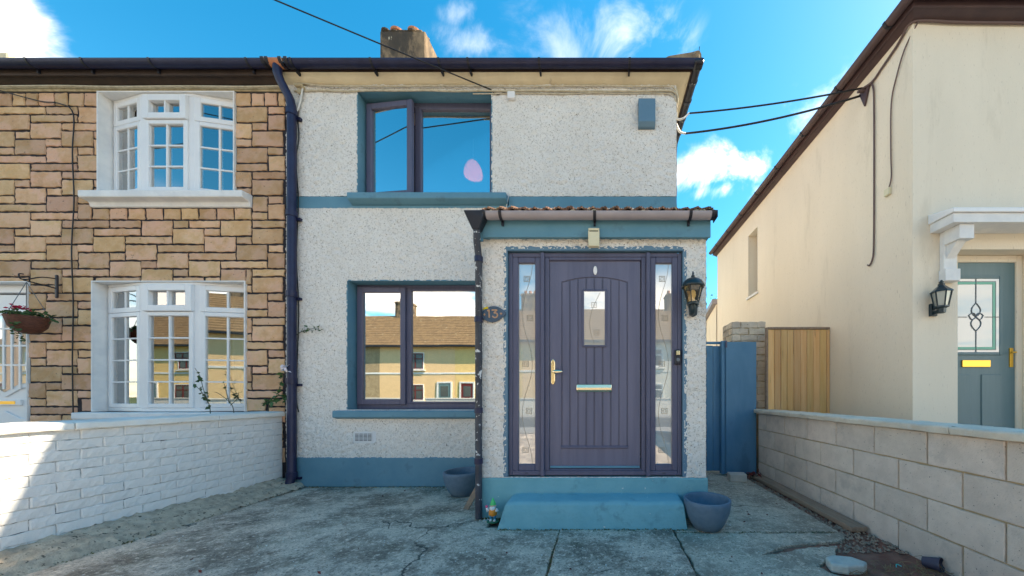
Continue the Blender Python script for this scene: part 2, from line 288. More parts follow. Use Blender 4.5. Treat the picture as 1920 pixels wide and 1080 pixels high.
MT['glass_lampgrey'] = glass_mat('lantern_frosted', 0.10, None, (0.30, 0.32, 0.29))

# ------------------------------------------------------------------ mesh helpers
ORG = {}
def org(o): return ORG.get(o.name, Vector((0, 0, 0))) if o else Vector((0, 0, 0))
def tag(o, label=None, cat=None, group=None, kind=None):
    for k, v in (('label', label), ('category', cat), ('group', group), ('kind', kind)):
        if v: o[k] = v
    return o
def thing(name, loc, label, cat, group=None):
    o = bpy.data.objects.new(name, None); COL.objects.link(o); o.location = loc; o.empty_display_size = 0.1
    ORG[o.name] = Vector(loc); return tag(o, label, cat, group)
def place(name, mesh, parent, loc=(0, 0, 0), rot=None):
    """object sharing mesh data, at a world position, under its parent"""
    o = bpy.data.objects.new(name, mesh); COL.objects.link(o)
    if parent: o.parent = parent
    o.location = Vector(loc) - org(parent); ORG[o.name] = Vector(loc)
    if rot: o.rotation_euler = rot
    return o

class MB:
    def __init__(s, M=None): s.v = []; s.f = []; s.M = M
    def add(s, vs, fs):
        n = len(s.v)
        s.v += [tuple(s.M @ Vector(v)) if s.M else tuple(v) for v in vs]; s.f += [tuple(i + n for i in f) for f in fs]; return s
    def box(s, x0, x1, y0, y1, z0, z1):
        if x0 > x1: x0, x1 = x1, x0
        if y0 > y1: y0, y1 = y1, y0
        if z0 > z1: z0, z1 = z1, z0
        return s.add([(x0, y0, z0), (x1, y0, z0), (x1, y1, z0), (x0, y1, z0), (x0, y0, z1), (x1, y0, z1), (x1, y1, z1), (x0, y1, z1)],
                     [(0, 3, 2, 1), (4, 5, 6, 7), (0, 1, 5, 4), (1, 2, 6, 5), (2, 3, 7, 6), (3, 0, 4, 7)])
    def frame(s, x0, x1, z0, z1, y0, y1, w, wb=None, wt=None):
        wb = w if wb is None else wb; wt = w if wt is None else wt
        s.box(x0, x0 + w, y0, y1, z0, z1); s.box(x1 - w, x1, y0, y1, z0, z1)
        s.box(x0 + w, x1 - w, y0 + 0.0006, y1, z0, z0 + wb); s.box(x0 + w, x1 - w, y0 + 0.0006, y1, z1 - wt, z1); return s
    def prism(s, poly, axis, a, b):
        n = len(poly)
        def mk(p, q): return {'y': (p[0], q, p[1]), 'z': (p[0], p[1], q), 'x': (q, p[0], p[1])}[axis]
        vs = [mk(p, a) for p in poly] + [mk(p, b) for p in poly]
        return s.add(vs, [tuple(range(n)), tuple(range(2 * n - 1, n - 1, -1))] + [(i, (i + 1) % n, n + (i + 1) % n, n + i) for i in range(n)])
    def tube(s, pts, r, n=8, r1=None):
        pts = [Vector(p) for p in pts]; k = len(pts); vs = []; fs = []
        up = None
        for i, p in enumerate(pts):
            d = (pts[min(i + 1, k - 1)] - pts[max(i - 1, 0)]).normalized()
            if up is None: up = d.orthogonal().normalized()
            else: up = (up - d * up.dot(d)); up = up.normalized() if up.length > 1e-6 else d.orthogonal().normalized()
            side = d.cross(up); rr = r if r1 is None else r + (r1 - r) * i / max(1, k - 1)
            for j in range(n):
                a = 2 * math.pi * j / n; vs.append(p + up * math.cos(a) * rr + side * math.sin(a) * rr)
        for i in range(k - 1):
            for j in range(n): fs.append((i * n + j, i * n + (j + 1) % n, (i + 1) * n + (j + 1) % n, (i + 1) * n + j))
        fs.append(tuple(range(n - 1, -1, -1))); fs.append(tuple((k - 1) * n + j for j in range(n)))
        return s.add(vs, fs)
    def lathe(s, prof, c, n=24, sx=1, sy=1, a0=0):
        vs = []; fs = []; k = len(prof)
        for (r, z) in prof:
            for j in range(n):
                a = 2 * math.pi * j / n + a0; vs.append((c[0] + r * math.cos(a) * sx, c[1] + r * math.sin(a) * sy, c[2] + z))
        for i in range(k - 1):
            for j in range(n): fs.append((i * n + j, i * n + (j + 1) % n, (i + 1) * n + (j + 1) % n, (i + 1) * n + j))
        fs.append(tuple(range(n - 1, -1, -1))); fs.append(tuple((k - 1) * n + j for j in range(n)))
        return s.add(vs, fs)
    def ball(s, c, r, n=10, sx=1, sy=1, sz=1):
        prof = [(max(1e-4, r * math.sin(math.pi * i / n)), -r * sz * math.cos(math.pi * i / n)) for i in range(n + 1)]
        return s.lathe(prof, c, 2 * n, sx, sy)
    def mesh(s, name, o=(0, 0, 0), smooth=False, mat=None, fix=True):
        me = bpy.data.meshes.new(name); o = Vector(o)
        me.from_pydata([tuple(Vector(v) - o) for v in s.v], [], s.f)
        if fix:
            bm = bmesh.new(); bm.from_mesh(me); bmesh.ops.recalc_face_normals(bm, faces=bm.faces[:]); bm.to_mesh(me); bm.free()
        if mat: me.materials.append(MT[mat])
        if smooth:
            me.polygons.foreach_set('use_smooth', [True] * len(me.polygons))
        me.update(); return me
    def build(s, name, mat, parent=None, bevel=0, smooth=False, label=None, cat=None, kind=None, seg=1, auto=0):
        og = org(parent); me = s.mesh(name, og, smooth, mat)
        o = bpy.data.objects.new(name, me); COL.objects.link(o)
        if parent: o.parent = parent
        ORG[o.name] = Vector(og)
        if bevel:
            b = o.modifiers.new('bevel', 'BEVEL'); b.width = bevel; b.segments = seg; b.limit_method = 'ANGLE'; b.angle_limit = math.radians(40)
        if auto: me.set_sharp_from_angle(angle=math.radians(auto))
        return tag(o, label, cat, None, kind)

def relief_sheet(name, mat, parent, u0, u1, v0, v1, to_world, openings=(), step=0.014, amp=0.006, seed=1, smooth=True, low=0.0):
    """a wall skin whose roughcast is real relief; to_world(u, v, d) maps to arrays x, y, z with d metres proud"""
    r = np.random.default_rng(seed)
    def lines(a, b, cuts):
        cs = sorted({a, b, *[c for c in cuts if a < c < b]}); out = []
        for p, q in zip(cs[:-1], cs[1:]):
            n = max(1, int(round((q - p) / step))); out += list(np.linspace(p, q, n + 1)[:-1])
        return np.array(out + [b])
    U = lines(u0, u1, [c for o in openings for c in o[:2]]); V = lines(v0, v1, [c for o in openings for c in o[2:]])
    nu, nv = len(U), len(V)
    d = r.random((nv, nu)); e = r.random((nv // 2 + 2, nu // 2 + 2)).repeat(2, 0).repeat(2, 1)[:nv, :nu]
    e = (e + np.roll(e, 1, 0) + np.roll(e, 1, 1)) / 3
    d = amp * (0.55 * d ** 2 + 0.65 * e)
    if low:
        g = r.random((nv // 14 + 3, nu // 14 + 3)); gi = np.linspace(0, g.shape[0] - 1.001, nv); gj = np.linspace(0, g.shape[1] - 1.001, nu)
        i0, j0 = gi.astype(int), gj.astype(int); fi, fj = (gi - i0)[:, None], (gj - j0)[None, :]
        d += low * (g[i0][:, j0] * (1 - fi) * (1 - fj) + g[i0 + 1][:, j0] * fi * (1 - fj) + g[i0][:, j0 + 1] * (1 - fi) * fj + g[i0 + 1][:, j0 + 1] * fi * fj)
    uu, vv = np.meshgrid(U, V); x, y, z = to_world(uu, vv, d); og = org(parent)
    co = np.stack([x - og.x, y - og.y, z - og.z], -1).reshape(-1, 3)
    cu, cv = (U[:-1] + U[1:]) / 2, (V[:-1] + V[1:]) / 2
    keep = np.ones((nv - 1, nu - 1), bool)
    for (a, b, c, e2) in openings:
        keep &= ~(((cu > a) & (cu < b))[None, :] & ((cv > c) & (cv < e2))[:, None])
    i, j = np.nonzero(keep); q = i * nu + j
    fs = np.stack([q, q + 1, q + nu + 1, q + nu], -1)
    me = bpy.data.meshes.new(name); me.vertices.add(len(co)); me.vertices.foreach_set('co', co.ravel())
    me.loops.add(fs.size); me.loops.foreach_set('vertex_index', fs.ravel()); me.polygons.add(len(fs))
    me.polygons.foreach_set('loop_start', np.arange(0, fs.size, 4)); me.update(calc_edges=True); me.validate()
    if smooth: me.polygons.foreach_set('use_smooth', np.ones(len(fs), bool))
    me.materials.append(MT[mat])
    o = bpy.data.objects.new(name, me); COL.objects.link(o)
    if parent: o.parent = parent
    ORG[o.name] = Vector(og); return o

def piece_mesh(name, w, h, depth, mat, pitch=0.055, rough=0.004, edge=0.008, wob=0.003, rnd=random):
    """one laid stone / brick / block: front towards -y, centred, riven face, worn edges"""
    nx, nz = max(2, int(round(w / pitch))) + 2, max(1, int(round(h / pitch))) + 2
    US = [0, edge / w] + list(np.linspace(edge / w, 1 - edge / w, nx - 1))[1:-1] + [1 - edge / w, 1]; VS = [0, edge / h] + list(np.linspace(edge / h, 1 - edge / h, nz - 1))[1:-1] + [1 - edge / h, 1]
    s = rnd.random() * 100; vs = []; fs = []
    for j in range(nz + 1):
        for i in range(nx + 1):
            u, v = US[i], VS[j]; bx, bz = i in (0, nx), j in (0, nz)
            x = (u - 0.5) * w; z = (v - 0.5) * h
            nn = mnoise.noise(Vector((x * 9 + s, z * 13, s)))
            y = -depth - rough * nn - rough * 0.5 * rnd.uniform(-1, 1)
            if bx or bz:
                y += edge; x += wob * rnd.uniform(-1, 1); z += wob * rnd.uniform(-1, 1)
            vs.append((x, y, z))
    W = nx + 1
    for j in range(nz):
        for i in range(nx): fs.append((j * W + i, j * W + i + 1, (j + 1) * W + i + 1, (j + 1) * W + i))
    ring = [i for i in range(nx)] + [j * W + nx for j in range(nz)] + [nz * W + i for i in range(nx, 0, -1)] + [j * W for j in range(nz, 0, -1)]
    b = len(vs)
    for k in ring: vs.append((vs[k][0], 0.0, vs[k][2]))
    n = len(ring)
    for k in range(n): fs.append((ring[k], b + k, b + (k + 1) % n, ring[(k + 1) % n]))
    m = MB(); m.v = vs; m.f = fs
    return m.mesh(name, mat=mat)

def half_round(r, t=0.006, n=10):
    """gutter section: open half ring, (across, up) with the lip at 0"""
    o = [(-r * math.cos(math.pi * i / n), -r * math.sin(math.pi * i / n)) for i in range(n + 1)]
    i_ = [(-(r - t) * math.cos(math.pi * i / n), -(r - t) * math.sin(math.pi * i / n)) for i in range(n, -1, -1)]
    return o + i_
def shifted(poly, a, b): return [(p[0] + a, p[1] + b) for p in poly]
def sag(a, b, s, n=14):
    a, b = Vector(a), Vector(b)
    return [a.lerp(b, i / n) - Vector((0, 0, s * 4 * (i / n) * (1 - i / n))) for i in range(n + 1)]
def leaf_quads(mb, c, n, spread, size, rnd=random):
    for _ in range(n):
        p = Vector(c) + Vector((rnd.gauss(0, spread[0]), rnd.gauss(0, spread[1]), rnd.gauss(0, spread[2])))
        add_leaf(mb, p, size * rnd.uniform(0.6, 1.3), rnd)
def add_leaf(mb, p, s, rnd=random):
    a = Vector((rnd.uniform(-1, 1), rnd.uniform(-1, 1), rnd.uniform(-.7, .7))).normalized(); b = a.orthogonal().normalized()
    b = (b + a.cross(b) * rnd.uniform(-1, 1)).normalized(); nrm = a.cross(b)
    mb.add([p, p + a * s * .5 + b * s * .32 + nrm * s * .08, p + a * s, p + a * s * .5 - b * s * .32 + nrm * s * .08], [(0, 1, 2), (0, 2, 3)])

# ================================================================== GROUND
m = MB(); m.box(-400, 400, -400, 600, -0.5, -0.07); m.build('ground', 'grass', kind='structure')
m = MB(); m.box(-60, 60, -11.0, -5.2, -0.2, -0.04); m.build('road', 'asphalt', kind='structure')
m = MB(); m.box(-60, 60, -5.2, -3.6, -0.2, 0.06); m.box(-60, 60, -12.6, -11.0, -0.2, 0.06); m.build('pavement', 'paving', kind='structure', bevel=0.02)
m = MB(); m.box(1.4, 2.34, -3.6, 4.9, -0.2, -0.022); soil = m.build('soil_bed', 'soil', kind='structure')
m = MB(); m.box(2.5, 9, -3.6, 9.5, -0.2, 0.42); m.build('neighbour_path', 'paving', kind='structure')
m = MB(); m.box(-12, -4.2, -3.6, 4.3, -0.2, 0.0); m.build('neighbour_yard', 'paving', kind='structure')

drive = MB().box(-3.9, 1.4, -3.6, 6.0, -0.2, -0.03).build('driveway', 'soil', kind='structure')
def slab(poly, mat, z=0.0, jag=0.006):
    # slab outline with slightly ragged, worn arrises
    out = []
    for a, b in zip(poly, poly[1:] + poly[:1]):
        a, b = Vector(a), Vector(b); n = max(1, int((b - a).length / (0.09 if jag < .01 else .035))); t = (b - a).normalized(); nrm = Vector((-t.y, t.x))
        for i in range(n):
            j = 0 if i == 0 else random.uniform(-jag, jag)
            out.append(tuple(a.lerp(b, i / n) + nrm * j))
    o = MB().prism(out, 'z', z - 0.12, z).build('slab', mat, drive, bevel=0.006)
    return o
slab([(-3.86, 4.18), (-3.86, -3.6), (-0.352, -3.6), (-0.352, 2.9), (-1.0, 2.9), (-1.0, 4.18)], 'concrete')
slab([(-0.328, -3.6), (0.602, -3.6), (0.622, 2.9), (-0.34, 2.9)], 'concrete', 0.003)
slab([(0.625, -3.6), (1.75, -3.6), (1.66, 1.5), (1.57, 2.08), (1.47, 2.24), (1.60, 2.33), (1.74, 2.44), (1.83, 2.545), (1.70, 2.54), (1.55, 2.505), (1.42, 2.46), (1.30, 2.42), (1.17, 2.395),
      (1.28, 2.46), (1.36, 2.52), (1.50, 2.565), (1.66, 2.60), (1.80, 2.62), (1.93, 2.63), (2.02, 2.74), (2.02, 2.785), (0.64, 2.785)], 'pathcon', 0.0, 0.013)
slab([(0.64, 2.81), (2.03, 2.81), (2.05, 4.86), (2.05, 6.0), (0.98, 6.0), (0.98, 4.2), (0.64, 3.2)], 'pathcon', 0.0)

# crumbling kerb along the foot of the painted wall
def kerb_map(u, v, d):
    prof = np.interp(v, [0, 0.07, 0.12, 0.14, 0.22, 0.25, 0.30], [0.085, 0.07, 0.055, 0.035, 0.03, 0.008, -0.03])
    return -4.0 + v * 1.0, u, prof + d
relief_sheet('kerb', 'kerb', None, -3.6, 4.18, 0, 0.30, kerb_map, step=0.026, amp=0.036, seed=4, low=0.03)['kind'] = 'structure'

# small stones and grit: bed along the block wall
def pebbles(name, mat, spots, label, cat):
    mb = MB()
    for (x, y, z, r) in spots:
        a = random.random() * 6.28; k = random.uniform(0.6, 1.0)
        c, s = math.cos(a) * r, math.sin(a) * r
        mb.add([(x + c, y + s, z), (x - s * k, y + c * k, z), (x - c, y - s, z), (x + s * k, y - c * k, z), (x + c * .3, y + s * .3, z + r * .9), (x, y, z - r * .5)],
               [(0, 1, 4), (1, 2, 4), (2, 3, 4), (3, 0, 4), (1, 0, 5), (2, 1, 5), (3, 2, 5), (0, 3, 5)])
    return mb.build(name, mat, None, label=label, cat=cat, kind='stuff')
sp = [(random.uniform(2.0, 2.14), random.uniform(2.7, 4.7), -0.012, random.uniform(.006, .016)) for _ in range(500)]
sp += [(random.uniform(1.75, 2.29), random.uniform(2.45, 2.92), -0.012, random.uniform(.006, .018)) for _ in range(330)]
pebbles('gravel', 'gravel', sp, 'loose gravel and grit along the foot of the block wall', 'gravel')
sp = [(random.gauss(-1.05, .06), random.gauss(3.06, .03), 0.004, random.uniform(.006, .018)) for _ in range(26)]
sp += [(random.uniform(-2.9, -1.1), 4.14 + random.gauss(0, .02), 0.004, random.uniform(.004, .011)) for _ in range(60)]
sp += [(random.uniform(-3.5, 1.4), random.uniform(1.6, 3.9), 0.002, random.uniform(.003, .007)) for _ in range(160)]
pebbles('grit', 'rubble', sp, 'pale grit scattered over the concrete drive', 'grit')

# ================================================================== RENDERED HOUSE (number 13)
XL, XR = -3.965, 0.966
house = thing('rendered_house', (-1.5, Y0, 0), 'white roughcast end house with blue-grey band and dark grey windows', 'house')
UW = (-3.06, -1.372, 3.70, 5.0); LW = (-3.19, -1.25, 0.98, 2.608)
fr = lambda u, v, d: (u, Y0 - d, v)
relief_sheet('wall', 'roughcast', house, XL, XR, 0.37, 5.1, fr, [UW, LW, (XL, XR, 3.525, 3.675), (-3.12, -2.83, 0.555, 0.70)], step=0.0145, amp=0.019, seed=3, low=0.006)
relief_sheet('wall', 'roughcast', house, Y0 - 0.006, 11.5, 0.0, 5.1, lambda u, v, d: (XR + d, u, v), step=0.05, amp=0.012, seed=5)
MB().box(XL, XR, 11.5, 11.6, 0, 5.1).build('rear_wall', 'roughcast', house)
MB().box(XL, XR + 0.012, Y0 - 0.018, Y0 + 0.08, 0, 0.378).build('plinth', 'bluepaint', house, bevel=0.01)
MB().box(XL, -3.14, Y0 - 0.010, Y0 + 0.08, 3.525, 3.675).box(-1.15, XR + 0.004, Y0 - 0.010, Y0 + 0.08, 3.525, 3.675).box(-3.14, -1.15, Y0 - 0.009, Y0 + 0.08, 3.525, 3.56).build('string_band', 'bluepaint', house)

def lined_opening(parent, op, y, mat, depth=0.16, t=0.03, proud=0.014):
    x0, x1, z0, z1 = op
    b = MB()
    b.box(x0 - 0.012, x0 + 0.001, y - proud, y + depth, z0, z1 + 0.012); b.box(x1 - 0.001, x1 + 0.012, y - proud, y + depth, z0, z1 + 0.012)
    b.box(x0 + 0.001, x1 - 0.001, y - proud + 0.001, y + depth, z1 - 0.001, z1 + 0.012)
    return b.build('reveal', mat, parent)
def room(parent, op, y0, y1, mat='room'):
    x0, x1, z0, z1 = op
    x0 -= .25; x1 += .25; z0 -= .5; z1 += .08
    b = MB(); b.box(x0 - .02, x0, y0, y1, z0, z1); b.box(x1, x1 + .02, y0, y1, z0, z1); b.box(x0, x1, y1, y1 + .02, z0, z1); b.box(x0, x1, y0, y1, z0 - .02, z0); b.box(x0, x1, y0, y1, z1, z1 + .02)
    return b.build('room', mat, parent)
def pane(parent, x0, x1, z0, z1, y, mat='glass', M=None, tilt=0.0):
    b = MB(M); t = (x1 - x0) * math.tan(tilt)
    b.add([(x0, y, z0), (x1, y + t, z0), (x1, y + t, z1), (x0, y, z1), (x0, y + .006, z0), (x1, y + t + .006, z0), (x1, y + t + .006, z1), (x0, y + .006, z1)],
          [(0, 1, 2, 3), (4, 7, 6, 5), (0, 4, 5, 1), (1, 5, 6, 2), (2, 6, 7, 3), (3, 7, 4, 0)])
    return b.build('pane', mat, parent)

YW = Y0 + 0.15
# --- upstairs window, left casement ajar
lined_opening(house, UW, Y0, 'bluepaint', 0.30)
x0, x1, z0, z1 = UW
XM = px(782, YW)
w = MB().frame(x0 + .001, x1 - .001, z0, z1 - .001, YW, YW + .07, 0.045, 0.03, 0.06).box(XM - .03, XM + .03, YW + .001, YW + .069, z0 + .03, z1 - .06).build('window', 'anthracite', house, bevel=.004)
tag(w, 'upstairs window with its left casement ajar')
MB().frame(XM + .03, x1 - .045, z0 + .03, z1 - .06, YW - .008, YW + .06, 0.028).build('fixed_sash', 'anthracite', w, bevel=.004)
pane(w, XM + .055, x1 - .07, z0 + .055, z1 - .085, YW + .02)
hx, hz0, hz1 = x0 + .03, z0 + .02, z1 - .055; sw = XM + .006 - hx; ang = math.radians(-6.5)
Mc = Matrix.Translation((hx, YW - .004, 0)) @ Matrix.Rotation(ang, 4, 'Z')
MB(Mc).frame(0, sw, hz0, hz1, -.045, .01, 0.07).build('casement', 'anthracite', w, bevel=.005)
pane(w, .066, sw - .066, hz0 + .066, hz1 - .066, -.02, M=Mc)
MB(Mc).box(sw - .085, sw - .075, -.012, .03, 4.27, 4.29).box(sw - .085, sw - .04, .018, .03, 4.27, 4.29).build('catch', 'white', w)
MB().box(XM + .03, x1 - .045, YW + .10, YW + .13, z1 - .20, z1 - .05).box(x0 + .05, XM - .03, YW + .10, YW + .13, z1 - .19, z1 - .05).build('roller_blind', 'blind', w)
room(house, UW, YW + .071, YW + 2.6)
MB().prism([(Y0 - .10, 3.60), (Y0 - .10, 3.675), (Y0 + .16, 3.70), (Y0 + .16, 3.56), (Y0 - .012, 3.565)], 'x', -3.135, -1.165).build('window_sill', 'bluepaint', house, bevel=.006)
# --- downstairs window
lined_opening(house, LW, Y0, 'bluepaint', 0.30)
x0, x1, z0, z1 = LW
XM = px(764, YW)
w = MB().frame(x0 + .001, x1 - .001, z0, z1 - .001, YW, YW + .07, 0.04, 0.075, 0.05).box(XM - .026, XM + .026, YW + .001, YW + .069, z0 + .075, z1 - .05).build('window', 'anthracite', house, bevel=.004)
tag(w, 'downstairs window half hidden by the porch')
MB().frame(x0 + .02, XM - .012, z0 + .06, z1 - .035, YW - .03, YW + .05, 0.068).build('casement', 'anthracite', w, bevel=.005)
pane(w, x0 + .085, XM - .077, z0 + .125, z1 - .10, YW - .005)
MB().frame(XM + .026, x1 - .04, z0 + .075, z1 - .05, YW - .008, YW + .06, 0.024).build('fixed_sash', 'anthracite', w, bevel=.004)
pane(w, XM + .048, x1 - .06, z0 + .098, z1 - .073, YW + .02)
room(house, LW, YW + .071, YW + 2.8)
MB().prism([(Y0 - .085, 0.885), (Y0 - .085, 0.965), (Y0 + .16, 0.98), (Y0 + .16, 0.86), (Y0 - .012, 0.862)], 'x', -3.33, -1.14).build('window_sill', 'bluepaint', house, bevel=.008)
# --- air vent in its plaster patch
v = MB().prism([(-3.125, .56), (-3.10, .548), (-2.86, .548), (-2.83, .57), (-2.825, .69), (-2.85, .707), (-3.11, .705), (-3.13, .68)], 'y', Y0 - .012, Y0 + .02).build('air_vent', 'whitegrille', house, bevel=.004)
MB().box(-3.095, -2.88, Y0 - .014, Y0 - .0115, .578, .682).build('grille_slots', 'dark', v)
g = MB()
for i in range(7): g.box(-3.095, -2.88, Y0 - .019, Y0 - .0135, .578 + i * .0163, .586 + i * .0163)
for i in range(5): g.box(-3.097 + i * .0535, -3.094 + i * .0535, Y0 - .0195, Y0 - .0134, .577, .683)
g.build('grille', 'whitegrille', v)
# --- eaves
EZ, EY, GX, GR = 5.206, 4.02, 1.19, 0.059
def coved(xa, xb, y, yo, zw, zf, xr=None, n=6):
    # coved plaster eaves: springs from the wall head and curves out and up to the fascia
    P = [(o_ ** 1.7, o_) for o_ in np.linspace(0, 1, n + 1)]; b = MB(); vs = []; fs = []
    for (h_, o_) in P:
        yy_ = y - (y - yo) * o_; zz_ = zw + (zf - zw) * h_; ex = (xr - xb) * o_ if xr else 0
        vs += [(xa, yy_, zz_), (xb + ex, yy_, zz_), (xb + ex, 11.6, zz_)]
    for i in range(n):
        fs.append((3 * i, 3 * i + 1, 3 * i + 4, 3 * i + 3))
        if xr: fs.append((3 * i + 1, 3 * i + 2, 3 * i + 5, 3 * i + 4))
    if not xr:
        vs = [v for k_, v in enumerate(vs) if k_ % 3 < 2]; fs = [(2 * i, 2 * i + 1, 2 * i + 3, 2 * i + 2) for i in range(n)]
    return b.add(vs, fs)
coved(XL, XR, Y0 + .004, EY + .06, 5.075, 5.165, 1.125).build('soffit', 'soffit', house, smooth=True)
MB().box(XL, 1.14, EY + .06, EY + .075, 5.155, 5.25).box(1.125, 1.14, EY + .075, 11.6, 5.155, 5.25).build('fascia', 'darksoffit', house)
def gutter_x(parent, xa, xb, y, z, r, mat, clips, name='gutter'):
    g = MB().prism(shifted(half_round(r), y, z), 'x', xa, xb).build(name, mat, parent, smooth=False)
    for x in clips: MB().prism(shifted(half_round(r + .006, .007), y, z), 'x', x - .013, x + .013).box(x - .01, x + .01, y + r * .5, y + r + .02, z - r - .035, z - .02).build('gutter_bracket', 'black', g)
    return g
gutter_x(house, -3.80, GX + .05, EY, EZ, GR, 'navy', [px(p, EY) for p in (552, 700, 826, 880, 1012, 1180)])
g = MB().prism(shifted(half_round(GR), GX, EZ + .002), 'y', EY - .05, 11.4).build('gutter', 'black', house)
for y in np.arange(4.25, 7, .28): MB().prism(shifted(half_round(GR + .007, .007), GX, EZ + .002), 'y', y - .018, y + .018).build('gutter_bracket', 'peel', g)
MB().box(GX - .062, GX + .062, EY - .062, EY + .062, EZ - .062, EZ + .006).build('gutter_corner', 'black', house, bevel=.03, seg=3)
# --- roof (hipped at the right-hand end)
PIT = 0.66; RY = 7.85; RE, RF = 3.99, 5.235; RZ = RF + (RY - RE) * PIT
roof = MB().add([(XL, RE, RF), (1.22, RE, RF), (1.22 - (RY - RE), RY, RZ), (XL, RY, RZ), (1.22, 2 * RY - RE, RF), (XL, 2 * RY - RE, RF),
                 (XL, RE + .02, RF - .03), (1.2, RE + .02, RF - .03)], [(0, 1, 2, 3), (1, 4, 2), (4, 5, 3, 2), (0, 1, 7, 6)]).build('roof', 'tile', house)
for i in range(12):
    a = Vector((1.19 - i * .3, RE + .03 + i * .3, RF + .015 + i * .3 * PIT)); b = a + Vector((-.31, .31, .31 * PIT))
    MB().tube([a, b], .075, 10).build('hip_tile', 'lichen', roof)
MB().prism([(0.77, 5.24), (0.83, 5.275), (0.98, 5.30), (1.20, 5.335), (1.215, 5.23), (0.77, 5.22)], 'y', RE + .01, RE + .09).build('hip_bedding', 'lichen', roof, bevel=.01)
MB().tube([(1.20, RE + .03, 5.32), (1.208, RE + .02, 5.39)], .004, 5).build('hip_hook', 'cable', roof)
YC = 7.25
ch = MB().box(px(712, YC), px(797, YC), YC, YC + 0.95, 5.5, 9.16).box(px(720, YC), px(790, YC), YC + .02, YC + .9, 9.16, 9.22).build('chimney', 'chimney', house, bevel=.02)
for i in range(22):
    MB().ball((px(717 + i * 3.5, YC), YC + random.uniform(.0, .25), 9.19 + random.uniform(-.03, .05)), random.uniform(.05, .10), 5, 1.2, 1, .6).build('flaunching', 'chimney', ch)
for p in (746, 778):
    MB().lathe([(.13, 0), (.13, .24), (.15, .25), (.15, .30), (.12, .30), (.11, .1)], (px(p, YC + .35), YC + .35, 9.2), 16).build('chimney_pot', 'terracotta', ch)
# --- rainwater downpipe between the two houses
dp = MB().tube([(-3.92, EY, EZ - .03), (-3.92, EY, EZ - .13), (-3.905, EY + .02, EZ - .20), (-3.85, Y0 - .085, 4.84), (-3.836, Y0 - .075, 4.74), (-3.836, Y0 - .075, 0.16), (-3.836, Y0 - .11, 0.05)], .047, 14).build('downpipe', 'navy', house, smooth=True, auto=40)
for z in (4.68, 3.42, 2.42, 1.34, 0.17): MB().tube([(-3.836, Y0 - .075, z - .035), (-3.836, Y0 - .075, z + .035)], .057, 14).box(-3.916, -3.756, Y0 - .05, Y0 - .01, z - .065, z - .035).build('pipe_collar', 'navy', dp)
for x in (-4.05, -4.00, -3.84, -3.77): MB().prism(shifted(half_round(GR + .01, .012), EY, EZ + .008), 'x', x - .02, x + .02).build('gutter_joint', 'black', dp)
MB().prism(shifted(half_round(GR + .004, .01), EY, EZ), 'x', -3.99, -3.85).build('gutter_outlet', 'terracotta', dp)

# ================================================================== STONE-CLAD HOUSE (left)
stone_h = thing('stone_clad_house', (-7, Y0, 0), 'house clad in tan stone with black joints and white cottage windows', 'house')
SX0, SX1 = -9.6, -3.972
SW_U = (-6.315, -4.612, 3.69, 4.975); SW_L = (-6.385, -4.475, 0.955, 2.59); SD = (-8.16, -7.222, 0.0, 2.585)
b = MB()
zs = [0, .955, 2.585, 2.608, 3.69, 5.0, 5.1]
def wall_boxes(mb, xa, xb, za, zb, ops, y0, y1):
    xs = sorted({xa, xb, *[o[0] for o in ops], *[o[1] for o in ops]}); zz = sorted({za, zb, *[o[2] for o in ops], *[o[3] for o in ops]})
    for i in range(len(xs) - 1):
        run = None
        for j in range(len(zz) - 1):
            cx_, cz_ = (xs[i] + xs[i + 1]) / 2, (zz[j] + zz[j + 1]) / 2
            hole = any(o[0] < cx_ < o[1] and o[2] < cz_ < o[3] for o in ops)
            if not hole: run = [zz[j], zz[j + 1]] if run is None else [run[0], zz[j + 1]]
            if (hole or j == len(zz) - 2) and run: mb.box(xs[i], xs[i + 1], y0, y1, run[0], run[1]); run = None
    return mb
swall = wall_boxes(MB(), SX0, SX1, 0, 5.1, [SW_U, SW_L, SD], Y0 - .004, Y0 + .25).build('wall', 'pointing', stone_h)
CW, CH = 0.2, 0.1025
JT = 0.0105
cache = {}
def stone_at(x0, x1, z0, z1):
    w, h = x1 - x0 - 2 * JT, z1 - z0 - 2 * JT
    if w < 0.03 or h < 0.03: return
    key = (round(w, 2), round(h, 2)); lst = cache.setdefault(key, [])
    if len(lst) < 4: lst.append(piece_mesh('stone', w, h, 0.013, 'stone', 0.04, 0.007, 0.006, 0.005))
    place('stone', random.choice(lst), swall, ((x0 + x1) / 2, Y0 - .003 + random.uniform(-.004, .004), (z0 + z1) / 2), (random.uniform(-.02, .02), random.uniform(-.006, .006), random.uniform(-.012, .012)))
# soldier rows over and under the windows, then the diagonal big-block bond
blocked = [SW_U, SW_L, SD, (-6.42, -4.40, 3.5275, 3.6825), (-6.55, -4.215, 0.80, 0.955)]
ROWU = (-6.42, -4.40, 3.375, 3.5275)
xs = np.linspace(ROWU[0], ROWU[1], 10)
for a, c_ in zip(xs[:-1], xs[1:]): stone_at(a, c_, ROWU[2], ROWU[3])
blocked.append(ROWU)
top = 5.0; x = SX0
while x < SX1 - .05:
    w_ = random.choice((.17, .2, .28, .3)); x2 = min(x + w_, SX1 - .002)
    if SX1 - x2 < .08: x2 = SX1 - .002
    if x2 <= SW_U[0] + .001 or x >= SW_U[1] - .001: stone_at(x, x2, 4.81, 4.985); x = x2
    elif x < SW_U[0]: stone_at(x, SW_U[0], 4.81, 4.985); x = SW_U[1]
    else: x = SW_U[1]
blocked.append((SX0, SX1, 4.81, 5.2))
gaps = [3, 1, 3, 1, 1, 3, 1, 3, 3, 1, 3, 1]
